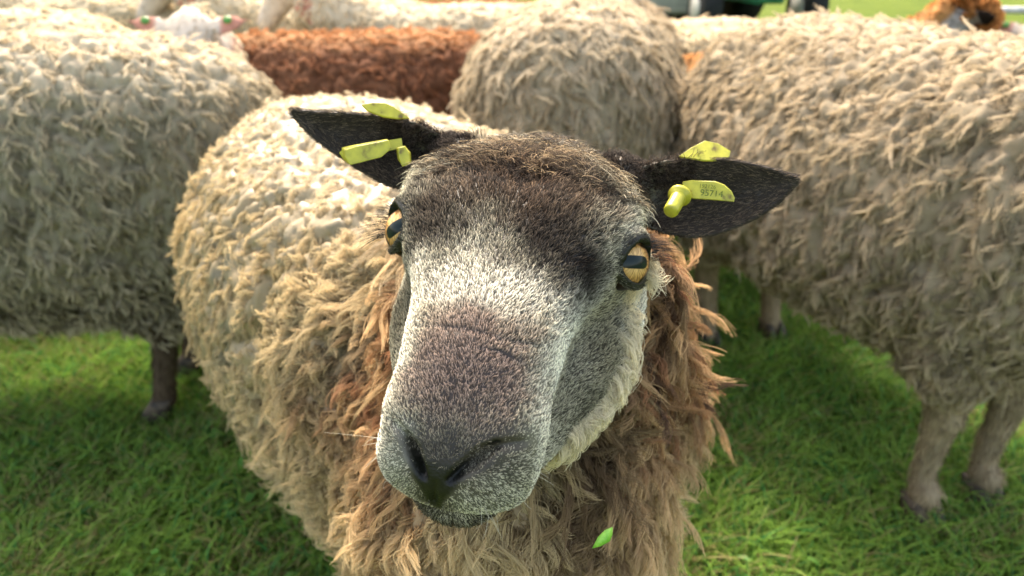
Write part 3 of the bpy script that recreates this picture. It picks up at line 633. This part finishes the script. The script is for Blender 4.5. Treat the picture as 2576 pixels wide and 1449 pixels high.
slab([(853, 384), (868, 370), (1010, 347), (1014, 372), (985, 378), (866, 404)], [.469, .469, .476, .476, .475, .469], .0016, 'ear_tag', sheep)
block([(1000, 372), (1018, 368), (1030, 384), (1033, 412), (1012, 420), (1004, 400)], [(996, 372), (1018, 366), (1034, 384), (1036, 412), (1014, 418), (1000, 400)], .4660, .4740, 'ear_tag_stud', sheep)
def text_on(txt, x, y, size, z, ang, parent):
    c = bpy.data.curves.new('tag_number', 'FONT'); c.body = txt; c.size = size; c.extrude = .00006; c.align_x = 'CENTER'; c.align_y = 'CENTER'; c.materials.append(M_INK)
    o = link(bpy.data.objects.new('tag_number', c), parent)
    a = c2w(px(1716, 460, .4585)); b = c2w(px(1840, 480, .447)); q = c2w(px(1745, 500, .4575)); X = nrm(b-a); Z = nrm(np.cross(X, a-q)); Z = Z*(1 if Z@(np.array([0, 0, CAMH])-a) > 0 else -1)
    ca, sa = math.cos(ang), math.sin(ang); Y = np.cross(Z, X); X, Y = X*ca+Y*sa, Y*ca-X*sa; pos = c2w(px(x, y, z))
    t0 = c2w(tc0); pos = pos-Z*((pos-t0)@Z)+Z*.0007
    o.matrix_local = Matrix([[X[i], Y[i], Z[i], pos[i]] for i in range(3)]+[[0, 0, 0, 1]]); bpy.context.view_layer.update(); me = bpy.data.meshes.new_from_object(o.evaluated_get(bpy.context.evaluated_depsgraph_get()))
    mo = link(bpy.data.objects.new('tag_number', me), parent); mo.matrix_local = o.matrix_local; bpy.data.objects.remove(o); return mo
text_on('192126', 1778, 470, .0036, .4495, rad(4), tg); text_on('95714', 1788, 488, .0058, .4490, rad(4), tg)
#PART3
# ------------------------------------------------------------------ the flock
def head_w(c, hd, ax, up):
    return sstep(.40, .43, c[:, 0])*sstep(-.06, -.04, (c-hd)@ax)*sstep(-.095, -.075, (c-hd)@up)
def template(kind, hx=0, vox=.0075, seed=60, deep=1., amp=.023, lz=.24):
    """standing sheep, nose towards +X; kind 'up' carries its head, 'down' grazes"""
    P = Parts(); xs = np.array([-.46, -.43, -.36, -.22, -.05, .12, .26, .34, .40, .42]); q = np.linspace(0, 1, len(xs)); t = np.linspace(0, 1, 60)
    zc = [.50, .50, .50, .49, .48, .48, .49, .50, .51, .51]; w = [.02, .08, .145, .190, .215, .205, .165, .13, .07, .02]
    tp = [.02, .10, .16, .195, .205, .20, .19, .15, .09, .02]; bt = [.02, .12, .17, .17, .19, .18, .17, .14, .09, .02]
    C = np.c_[cr(q, xs, t), 0*t, cr(q, zc, t)]; P.loft(C, (0, 1, 0), (0, 0, 1), cr(q, w, t), cr(q, tp, t), cr(q, bt, t)*deep, 2.2, nc=40)
    for sy in (-1, 1):
        P.tube([(.24, sy*.08, .44), (.25, sy*.075, .32), (.255, sy*.065, .20), (.25, sy*.062, .10), (.26, sy*.062, .03)], [.062, .046, .025, .0175, .0185], nc=14, upv=(0, 1, .01))
        P.ell((.260, sy*.065, .205), np.eye(3), (.027, .024, .032), 8); P.ell((.262, sy*.062, .062), np.eye(3), (.024, .022, .024), 8)
        P.tube([(-.28+hx*.5, sy*.09, .46), (-.26+hx, sy*.09, .36), (-.33+hx, sy*.085, .25), (-.345+hx, sy*.085, .20), (-.325+hx, sy*.085, .10), (-.31+hx, sy*.085, .03)], [.09, .078, .036, .026, .021, .021], nc=14, upv=(0, 1, .01))
    hd = np.array([.60, 0, .80]) if kind == 'up' else np.array([.66, 0, .30]); n0 = np.array([.33, 0, .56])
    P.tube([n0-[.1, 0, .04], n0, (n0+hd)/2+[.0, 0, .0], hd+[-.01, 0, -.01]], [.13, .12, .085, .062], nc=24, upv=(0, 1, .01))
    ax = nrm(np.array([.62, 0, -.78])) if kind == 'up' else nrm(np.array([.35, 0, -.94])); up = np.cross(ax, [0, 1., 0]); up = up*np.sign(up[0] if kind != 'up' else up[2])
    tb = np.array([(-.05, .02, .03), (-.03, .05, .05), (.0, .060, .060), (.05, .056, .062), (.10, .044, .052), (.15, .037, .042), (.19, .036, .036), (.215, .026, .026), (.222, .01, .01)])
    s = np.linspace(-.05, .222, 30); P.loft(hd+np.outer(s, ax), (0, 1, 0), up, cr(tb[:, 0], tb[:, 1], s), cr(tb[:, 0], tb[:, 2], s)*.8, cr(tb[:, 0], tb[:, 2], s), 2.2, nc=28)
    eyes = []
    for sy in (-1, 1):
        b = hd+ax*.0+up*.015+np.array([0, sy*.050, 0]); tip = b+np.array([-.01, sy*.115, .015]); t_ = np.linspace(0, 1, 14)
        C = b+np.outer(t_, tip-b); wd_ = .006+.030*np.sin(np.clip(t_*1.05+.12, 0, 1)*math.pi)**.8
        P.loft(C, ax, np.cross(ax, [0, 1., 0]), wd_, wd_*0+.0055, wd_*0+.0055, 2, nc=14)
        eyes.append(hd+ax*.055+up*.018+np.array([0, sy*.052, 0]))
    V, F = P.fuse(vox, 3); N = vnormals(V, F)
    m_ = np.where(V[:, 0] > .42, 1, sstep(lz, lz+.08, V[:, 2]))*(1-head_w(V, hd, ax, up))
    V, cw = woolly(V, N, m_, 42, amp*.9, .012, seed, .36); V = smooth_mesh(V, F, 1, .3); return V, F, vnormals(V, F), hd, ax, up, eyes, hx, cw
TUP, TDN = template('up'), template('down'); TA_, TD_ = template('up', .12, .0055, 80, 1.32, .029, .17), template('up', 0, .0055, 90, 1.08, .026, .22)
M_BGEYE = noise_mat('dark_eye', lin('1a120a'), lin('3a2612'), 80, .15, .5)
def flow_body(C, N, nz=.9):
    top = sstep(.55, .95, N[:, 2])[:, None]; d = np.array([-.35, 0, -1.])*np.ones((len(C), 1)); d = d*(1-top)+np.array([-1., 0, 0])*top+.4*N*[1, 1, 0]
    return d+np.c_[fbm(C*8, 31)-.5, fbm(C*8, 32)-.5, fbm(C*8, 33)-.5]*nz
def wool_w(T, legz=.25):
    hd, ax, up = T[3], T[4], T[5]; legz = .18 if T[7] else legz
    return lambda c: np.where((c[:, 2] < legz) & (c[:, 0] < .42), 0, 1)*(1-head_w(c, hd, ax, up))
def pal(root, tipa, tipb, top=None, rootb=None, sc=14, topz=(.60, .68), speck=None):
    def f(C, rs):
        n = fbm(C*sc, 41)[:, None]; n2 = fbm(C*sc*2.3+5, 42)[:, None]; g = sstep(.35, .65, n)
        t = lin(tipa)*(1-g)+lin(tipb)*g; r = lin(root)*np.ones((len(C), 1))
        if rootb: r = r*(1-sstep(.4, .6, n2))+lin(rootb)*sstep(.4, .6, n2)
        if speck: k = sstep(.60, .72, n2); t = t*(1-k)+lin(speck)*k
        if top: k = sstep(topz[0], topz[1], C[:, 2:3]+.03*(n2-.5)); t = t*(1-k)+lin(top)*k; r = r*(1-k*.6)+lin(top)*k*.6*.8  # paler wool high on the back, sunlit tone painted into the palette
        return r, t
    return f
def skin_cols(T, woolc, facec, earc, legc, palette):
    V, hd, ax, up = T[0], T[3], T[4], T[5]; r_, t_ = palette(V, R_(2)); col = (r_*.5+t_*.3)*WK
    s = (V-hd)@ax; k = head_w(V, hd, ax, up)[:, None]; col = col*(1-k)+lin(facec)*(.8+.4*fbm(V*60, 5)[:, None])*k
    k = (sstep(.078, .09, np.abs(V[:, 1]))*(V[:, 0] > hd[0]-.10)*(np.abs(s) < .06))[:, None]; col = col*(1-k)+lin(earc)*k
    lz = .20 if T[7] else .27; k = (sstep(lz+.04, lz, V[:, 2])*(V[:, 0] < .42))[:, None]; return col*(1-k)+lin(legc)*(.55+.9*fbm(V*45, 6)[:, None])*k
def build_sheep(T, label, loc, rz, scale, wc, fc, ec, palette, n_lock, per, L, seed, legs=False, legc='4c4236', fleece_kw={}, tint=None):
    r = tag(empty('sheep', loc, rad(rz), scale), label, 'sheep', 'sheep of the flock')
    mesh_obj('body', T[0], T[1], M_WOOLBASE, r, col=skin_cols(T, wc, fc, ec, legc, palette))
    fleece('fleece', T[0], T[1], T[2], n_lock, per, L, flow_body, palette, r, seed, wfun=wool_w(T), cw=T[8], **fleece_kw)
    if n_lock < 6000:
        hd, ax, up = T[3], T[4], T[5]
        fleece('face_fur', T[0], T[1], T[2], 1500, 8, .012, lambda C, N: -ax+.3*(np.c_[fbm(C*30, 1), fbm(C*30, 2), fbm(C*30, 3)]-.5), lambda C, rs: (lin(fc)*(.5+.6*fbm(C*25, 7)[:, None]), lin(fc)*(.7+.7*fbm(C*25, 7)[:, None])),
               r, seed+50, rl=.004, r0=.0007, lift=.25, k=4, wfun=lambda c: head_w(c, hd, ax, up)*(np.abs(c[:, 1]) < .075))
    for e in T[6]:
        E = Parts(); E.ell(e, np.eye(3), (.013,)*3, 8); mesh_obj('eye', np.vstack(E.V), E.F, M_BGEYE, r)
    if legs:
        rs = R_(seed+5); P0, N0 = scatter(T[0], T[1], T[2], 16000, rs, lambda c: ((c[:, 2] < .34) & (c[:, 2] > .035) & (c[:, 0] < .45))*1.)
        D = nrm(np.array([0, 0, -1.])+rs.randn(len(P0), 3)*.25); D = nrm(D-N0*(D*N0).sum(1)[:, None]); u = np.linspace(0, 1, 4)[None, :, None]; Ln = (.009+.010*rs.rand(len(P0)))[:, None, None]
        cc = lin(legc)*(.5+1.5*fbm(P0*50, 3)[:, None])*(.6+.9*rs.rand(len(P0), 1))
        hair_obj('leg_hair', P0[:, None]+Ln*(D[:, None]*u+N0[:, None]*.25*np.sin(2*u)), np.full((len(P0), 1), .0005)*(1-.6*u[..., 0]), np.repeat(cc[:, None], 4, 1)*(.7+.6*u), M_WOOL, r)
        for x, y in ((.26, -.062), (.26, .062), (-.31+T[7], -.085), (-.31+T[7], .085)): hoof_mesh(r, (x, y, 0), M_HOOF, 0)
    return r
def copy_sheep(src, label, loc, rz, scale, tint=(1, 1, 1)):
    r = src.copy(); link(r); r.location = loc; r.rotation_euler = (0, 0, rad(rz)); r.scale = (scale,)*3; r['label'] = label
    for ch in src.children:
        c = ch.copy(); link(c, r)
        if ch.name.split('.')[0] in ('body', 'fleece'): c.color = (*tint, 1)
        for g in ch.children: d = g.copy(); link(d, c)
    return r
WHITE = ('7a6f5a', 'cfc4a6', 'e6dec8')
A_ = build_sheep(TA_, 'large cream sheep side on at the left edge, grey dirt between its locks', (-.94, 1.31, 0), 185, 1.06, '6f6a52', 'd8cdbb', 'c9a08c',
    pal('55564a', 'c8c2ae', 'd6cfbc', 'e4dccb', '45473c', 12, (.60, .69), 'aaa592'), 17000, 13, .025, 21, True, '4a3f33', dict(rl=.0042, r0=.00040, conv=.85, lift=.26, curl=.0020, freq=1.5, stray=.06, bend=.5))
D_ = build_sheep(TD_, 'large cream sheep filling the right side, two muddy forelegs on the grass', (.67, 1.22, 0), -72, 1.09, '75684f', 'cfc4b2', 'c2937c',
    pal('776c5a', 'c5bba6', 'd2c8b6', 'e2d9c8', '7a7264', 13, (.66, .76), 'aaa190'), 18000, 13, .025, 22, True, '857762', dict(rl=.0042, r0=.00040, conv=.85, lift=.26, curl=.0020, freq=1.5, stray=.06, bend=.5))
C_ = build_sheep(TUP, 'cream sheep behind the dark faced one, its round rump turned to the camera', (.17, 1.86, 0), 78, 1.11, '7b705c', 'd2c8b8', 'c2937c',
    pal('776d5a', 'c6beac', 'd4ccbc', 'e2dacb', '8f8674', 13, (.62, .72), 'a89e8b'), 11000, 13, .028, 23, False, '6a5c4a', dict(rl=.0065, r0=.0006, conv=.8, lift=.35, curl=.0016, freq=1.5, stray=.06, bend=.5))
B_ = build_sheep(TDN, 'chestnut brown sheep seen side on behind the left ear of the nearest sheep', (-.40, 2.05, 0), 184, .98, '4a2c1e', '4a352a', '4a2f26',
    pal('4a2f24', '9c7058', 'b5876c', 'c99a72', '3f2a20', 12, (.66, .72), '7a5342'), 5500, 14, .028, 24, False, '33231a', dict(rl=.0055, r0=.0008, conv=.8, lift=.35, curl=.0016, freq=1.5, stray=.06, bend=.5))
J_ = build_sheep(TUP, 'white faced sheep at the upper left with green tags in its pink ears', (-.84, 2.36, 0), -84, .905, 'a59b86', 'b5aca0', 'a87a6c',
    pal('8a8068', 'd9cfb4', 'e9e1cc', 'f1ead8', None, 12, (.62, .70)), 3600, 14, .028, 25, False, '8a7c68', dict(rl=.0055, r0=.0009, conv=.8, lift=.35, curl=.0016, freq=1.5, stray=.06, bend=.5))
M_GTAG = plastic('green_plastic', lin('3f7a30'), lin('5a9a3c'))
for sy in (-1, 1):
    hd, ax, up = TUP[3], TUP[4], TUP[5]; e = hd+up*.028+np.array([-.006, sy*.105, .008]); P_ = Parts()
    P_.loft(e+np.outer([0, .001, .0045, .0055], up), (0, 1, 0), ax, np.array([.008, .013, .013, .008])*.9, np.array([.008, .013, .013, .008])*.8, np.array([.008, .013, .013, .008])*.8, 2.4, nc=16)
    mesh_obj('ear_tag', np.vstack(P_.V), P_.F, M_GTAG, J_)
I_ = build_sheep(TUP, 'brown sheep with curly tan poll, facing right below the metal hurdle', (.72, 2.05, 0), 8, .905, '5a3a26', '8f8a86', '1c1613',
    pal('4a2c1a', 'b47d4c', 'c99a68', 'c99a68', '6e4326', 16), 3200, 14, .028, 26, False, '33231a', dict(rl=.0055, r0=.0009, conv=.8, lift=.35, curl=.0016, freq=1.5, stray=.06, bend=.5))
hd, ax, up = TUP[3], TUP[4], TUP[5]
fleece('poll_wool', TUP[0], TUP[1], TUP[2], 500, 22, .05, lambda C, N: N+.6*(np.c_[fbm(C*40, 1), fbm(C*40, 2), fbm(C*40, 3)]-.5), pal('5a3620', 'b57c4a', 'd39e68', None, None, 40), I_, 30,
       wfun=lambda c: ((((c-hd)@up) > .012) & (((c-hd)@ax) < .035) & (c[:, 0] > .40) & (np.abs(c[:, 1]) < .07))*1., rl=.009, r0=.0012, lift=1.1, curl=.006, freq=2.2)
far = [(B_, 'brown sheep at the very top between the white backs, only its rump in view', (-.22, 3.35), 176, 1.0, (.8, .72, .72)),
       (J_, 'white sheep whose back runs behind the chestnut brown sheep', (-.18, 2.68), 172, 1.03, (1, 1, 1)),
       (J_, 'pale sheep behind the row of white backs, left of the top middle', (-.75, 3.15), 190, 1.03, (.98, .98, .96)),
       (J_, 'pale sheep seen over the back of the large cream sheep at the top left', (-1.55, 2.12), 183, 1.05, (.98, .96, .92)),
       (C_, 'greyish sheep directly behind the round rump, cut by the top of the picture', (.38, 2.86), 84, 1.06, (.86, .84, .82)),
       (J_, 'white sheep farther back, right of the greyish rump and under the trailer', (.82, 3.30), 196, .90, (1.02, 1, .98)),
       (J_, 'cream sheep standing between the greyish rump and the orange brown sheep', (.80, 2.85), 172, .90, (.95, .92, .86)),
       (J_, 'white faced sheep at the far right, looking this way in front of the hurdle', (1.76, 2.48), 235, .865, (.7, .7, .72)),
       (J_, 'pale sheep farthest back at the upper left, behind the white faced one', (-1.75, 3.20), 172, 1.05, (.97, .97, .95))]
for src, lab, (x, y), rz, sc, tint in far: copy_sheep(src, lab, (x, y, 0), rz, sc, tint)

# ------------------------------------------------------------------ ground and grass
m, t, b, out = newmat('meadow'); tcn = t.nodes.new('ShaderNodeTexCoord')
def ramp(scale, cols, pos, det=6):
    n = t.nodes.new('ShaderNodeTexNoise'); n.inputs['Scale'].default_value = scale; n.inputs['Detail'].default_value = det; n.inputs['Roughness'].default_value = .7
    t.links.new(tcn.outputs['Object'], n.inputs['Vector']); r = t.nodes.new('ShaderNodeValToRGB'); e = r.color_ramp.elements
    e[0].position, e[0].color = pos[0], (*cols[0], 1); e[1].position, e[1].color = pos[-1], (*cols[-1], 1)
    for p, c in zip(pos[1:-1], cols[1:-1]): q = e.new(p); q.color = (*c, 1)
    t.links.new(n.outputs['Fac'], r.inputs[0]); return r.outputs[0], n.outputs['Fac']
g1, f1 = ramp(1.3, [(.05, .085, .008), (.08, .12, .012), (.13, .165, .02)], [.3, .5, .7]); g2, f2 = ramp(22, [(.35, .4, .35), (1, 1, 1)], [.35, .62])
mx = t.nodes.new('ShaderNodeMix'); mx.data_type = 'RGBA'; mx.blend_type = 'MULTIPLY'; mx.inputs[0].default_value = .9
t.links.new(g1, mx.inputs[6]); t.links.new(g2, mx.inputs[7]); t.links.new(mx.outputs[2], b.inputs['Base Color']); b.inputs['Roughness'].default_value = .95; b.inputs['Specular IOR Level'].default_value = .05
bu = t.nodes.new('ShaderNodeBump'); bu.inputs['Strength'].default_value = .8; bu.inputs['Distance'].default_value = .03; t.links.new(f2, bu.inputs['Height']); t.links.new(bu.outputs[0], b.inputs['Normal'])
xs = np.r_[-400, -100, -30, np.linspace(-10, 10, 61), 30, 100, 400]; ys = np.r_[-100, -20, np.linspace(-4, 16, 61), 40, 120, 500]
XX, YY = np.meshgrid(xs, ys); ZZ = (fbm(np.c_[XX.ravel()*.9, YY.ravel()*.9, 0*XX.ravel()], 61)-.5)*.05*np.exp(-((XX.ravel()/20)**2+(YY.ravel()/25)**2))-.01
nr, nc = XX.shape; r_, c_ = np.meshgrid(np.arange(nr-1), np.arange(nc-1), indexing='ij'); i_ = (r_*nc+c_).ravel()
tag(mesh_obj('ground', np.c_[XX.ravel(), YY.ravel(), ZZ], np.c_[i_, i_+1, i_+nc+1, i_+nc], m), kind='structure')
def gz(x, y): return (fbm(np.c_[x*.9, y*.9, 0*x], 61)-.5)*.05*np.exp(-((x/20)**2+(y/25)**2))-.01
rs = R_(77)
def blades(n, x0, x1, y0, y1, L, r0, seed, wide=0.):
    y = y0+(y1-y0)*rs.rand(n); x = (x0+(x1-x0)*rs.rand(n))*(1+wide*(y-y0)); k = 5; u = np.linspace(0, 1, k)[None, :, None]
    pt = np.c_[x, y, 0*x]; dens = fbm(pt*7, seed); soil = np.exp(-(((x-.62)/.20)**2+((y-1.75)/.14)**2)); kp = (rs.rand(n) < .35+1.1*dens)*(rs.rand(n) > soil*.8)
    x, y, pt = x[kp], y[kp], pt[kp]; n = len(x); dens = dens[kp]
    Ls = L*(.45+.8*rs.rand(n))*(.6+.9*fbm(pt*4, seed+1)); a = rs.rand(n)*6.283; ln = .25+.75*rs.rand(n); d = np.c_[np.cos(a)*ln, np.sin(a)*ln, 0*a]+np.c_[.25+0*a, -.1+0*a, 0*a]*fbm(pt*3, 5)[:, None]
    P = np.c_[x, y, gz(x, y)][:, None]+Ls[:, None, None]*(np.array([0, 0, 1.])*(u-.28*u**2)+d[:, None]*(.25*u+.55*u**2))
    c = lin('587a2e')*(1-dens[:, None])+lin('93b04e')*dens[:, None]; c = c*(.55+.9*rs.rand(n, 1)); yl = rs.rand(n, 1) < .10+.25*sstep(.5, .7, fbm(pt*5, seed+9))[:, None]; c = np.where(yl, lin('a8996a')*(.5+.6*rs.rand(n, 1)), c)
    bl = rs.rand(n, 1) < .12; c = np.where(bl, lin('4f8a4a')*(.6+.7*rs.rand(n, 1)), c)
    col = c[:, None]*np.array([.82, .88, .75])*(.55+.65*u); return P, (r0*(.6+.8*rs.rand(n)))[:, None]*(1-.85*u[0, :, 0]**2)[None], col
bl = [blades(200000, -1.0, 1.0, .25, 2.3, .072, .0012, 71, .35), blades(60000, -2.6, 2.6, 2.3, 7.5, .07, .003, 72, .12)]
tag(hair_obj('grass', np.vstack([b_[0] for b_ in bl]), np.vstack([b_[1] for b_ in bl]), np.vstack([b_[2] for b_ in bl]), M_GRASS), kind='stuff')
# broad leaves and clover among the grass
n = 1800; x = (rs.rand(n)*2-1)*1.5; y = .35+2.0*rs.rand(n); z = gz(x, y)+.012+.035*rs.rand(n); a = rs.rand(n)*6.283; sz = .004+.007*rs.rand(n)
U_ = np.c_[np.cos(a), np.sin(a), .5*rs.randn(n)]; W_ = np.c_[-np.sin(a), np.cos(a), .5*rs.randn(n)]; O = np.c_[x, y, z]
Q = np.stack([O-U_*sz[:, None]*1.5, O+W_*sz[:, None]*.7+[0, 0, .002], O+U_*sz[:, None]*1.5, O-W_*sz[:, None]*.7+[0, 0, .002]], 1).reshape(-1, 3)
cl = np.repeat((lin('4a7a22')*(.5+.9*rs.rand(n, 1))), 4, 0); tag(mesh_obj('clover', Q, np.arange(4*n).reshape(-1, 4), M_GRASS, smooth=False, col=cl), kind='stuff')

# leaf stuck in the chest wool
M_LEAF = noise_mat('leaf', lin('5f9a2a'), lin('86bb45'), 200, .5, .4, .2)
def leaf(pts, z, lab):
    A = np.array([px(x, y, z+dz) for x, y, dz in pts]); c = A.mean(0); V = c2w(np.vstack([A, A+[0, 0, .0006], c+[0, 0, -.002], c+[0, 0, -.0014]])); m_ = len(A)
    F = [(i, (i+1) % m_, 2*m_) for i in range(m_)]+[(m_+(i+1) % m_, m_+i, 2*m_+1) for i in range(m_)]+[(i, m_+i, m_+(i+1) % m_, (i+1) % m_) for i in range(m_)]
    tag(mesh_obj('leaf', V, F, M_LEAF), lab, 'leaf')
leaf([(1490, 1380, 0), (1504, 1352, 0), (1522, 1334, .003), (1541, 1326, .006), (1541, 1345, .005), (1534, 1362, .002), (1512, 1374, 0)], .40, 'small green leaf caught in the chest wool of the nearest sheep')

# ------------------------------------------------------------------ hurdle, trailer and machine behind the flock
M_METAL = noise_mat('galvanised', lin('8f9296'), lin('b4b7ba'), 30, .4, .5, .2); M_METAL.node_tree.nodes['Principled BSDF'].inputs['Metallic'].default_value = .7
def bar(P, a, b_, w=.02):
    a, b_ = np.array(a, float), np.array(b_, float); T = nrm(b_-a); S = nrm(np.cross(T, [0.01, .02, 1.] if abs(T[2]) < .9 else [1, 0, 0])); U = np.cross(S, T)
    P.loft([a, a+T*.001, b_-T*.001, b_], S, U, [w*.8, w, w, w*.8], [w*.8, w, w, w*.8], [w*.8, w, w, w*.8], 5, nc=16)
hu = tag(empty('metal_hurdle', (2.60, 3.85, 0), rad(-6)), 'galvanised metal sheep hurdle at the top right corner behind the brown headed sheep', 'hurdle')
for z in (.14, .30, .47, .645, .92):
    P = Parts(); bar(P, (-.38, 0, z), (1.5, 0, z), .018); mesh_obj('rail', np.vstack(P.V), P.F, M_METAL, hu)
for x in (-.38, 1.5):
    P = Parts(); bar(P, (x, 0, 0), (x, 0, .96), .02); mesh_obj('post', np.vstack(P.V), P.F, M_METAL, hu)
for x in (.22, .30):
    P = Parts(); bar(P, (x-.22, .022, .12), (x+.06, .022, .92), .016); mesh_obj('brace', np.vstack(P.V), P.F, M_METAL, hu)
M_GREEN = noise_mat('green_paint', lin('1f5a44'), lin('2f7a5c'), 8, .4, .5); M_TYRE = noise_mat('tyre', lin('17181a'), lin('26282a'), 40, .85, .2, .5)
M_GREY = noise_mat('grey_panel', lin('9c9c98'), lin('b8b7b0'), 5, .5, .4); M_RED = noise_mat('red_brown_paint', lin('6e3226'), lin('8a4634'), 9, .6, .3); M_CHROME = noise_mat('chrome', lin('c8ccd0'), lin('e8eaec'), 9, .12, .8)
M_CHROME.node_tree.nodes['Principled BSDF'].inputs['Metallic'].default_value = 1
def box(P, x0, x1, y0, y1, z0, z1, r=.03):
    c = [((x0+x1)/2, y, (z0+z1)/2) for y in (y0, y0+r, y1-r, y1)]; w, h = (x1-x0)/2, (z1-z0)/2
    P.loft(c, (1, 0, 0), (0, 0, 1), [w-r, w, w, w-r], [h-r, h, h, h-r], [h-r, h, h, h-r], 12, nc=48)
def wheel(parent, x, y, r, w):
    P = Parts(); P.loft([(x+d, y, r) for d in (-w, -w*.8, w*.8, w)], (0, 1, 0), (0, 0, 1), [r*.8, r, r, r*.8], [r*.8, r, r, r*.8], [r*.8, r, r, r*.8], 2, nc=40); wl = mesh_obj('wheel', np.vstack(P.V), P.F, M_TYRE, parent)
    P = Parts(); P.loft([(x+d, y, r) for d in (-w*1.05, -w*1.04, w*1.04, w*1.05)], (0, 1, 0), (0, 0, 1), [r*.5]*4, [r*.5]*4, [r*.5]*4, 2, nc=30); mesh_obj('rim', np.vstack(P.V), P.F, M_GREY, wl)
tr = tag(empty('tractor', (2.9, 9.0, 0), rad(4)), 'blurred green tractor with black tyres standing in the field beyond the flock', 'tractor')
P = Parts(); box(P, -.33, .33, -.5, 1.9, .52, 1.15); mesh_obj('hood', np.vstack(P.V), P.F, M_GREEN, tr)
P = Parts(); box(P, -.6, .6, 1.6, 2.9, .6, 2.3, .08); mesh_obj('cab', np.vstack(P.V), P.F, M_GREEN, tr)
P = Parts(); box(P, -.16, .16, -.45, 2.6, .42, .60, .05); mesh_obj('chassis', np.vstack(P.V), P.F, M_GREEN, tr)
for x in (-.62, .62): wheel(tr, x, 0., .36, .12); wheel(tr, x, 2.2, .72, .18)
tl = tag(empty('trailer', (2.05, 10.2, 0), rad(-3)), 'pale grey livestock trailer beyond the white backs, left of the green tractor', 'trailer')
P = Parts(); box(P, -.85, .55, 0, 3.2, .20, 2.1, .06); mesh_obj('body', np.vstack(P.V), P.F, M_GREY, tl)
P = Parts(); box(P, .56, .66, -.05, 3.1, .25, .95, .03); mesh_obj('mudguard', np.vstack(P.V), P.F, M_RED, tl)
for x in (-.8, .5): wheel(tl, x, 1.5, .33, .10)
for x in (-.70, -.48):
    P = Parts(); P.ell((x, -.05, .50), np.eye(3), (.06, .05, .06), 12); mesh_obj('lamp', np.vstack(P.V), P.F, M_CHROME, tl)
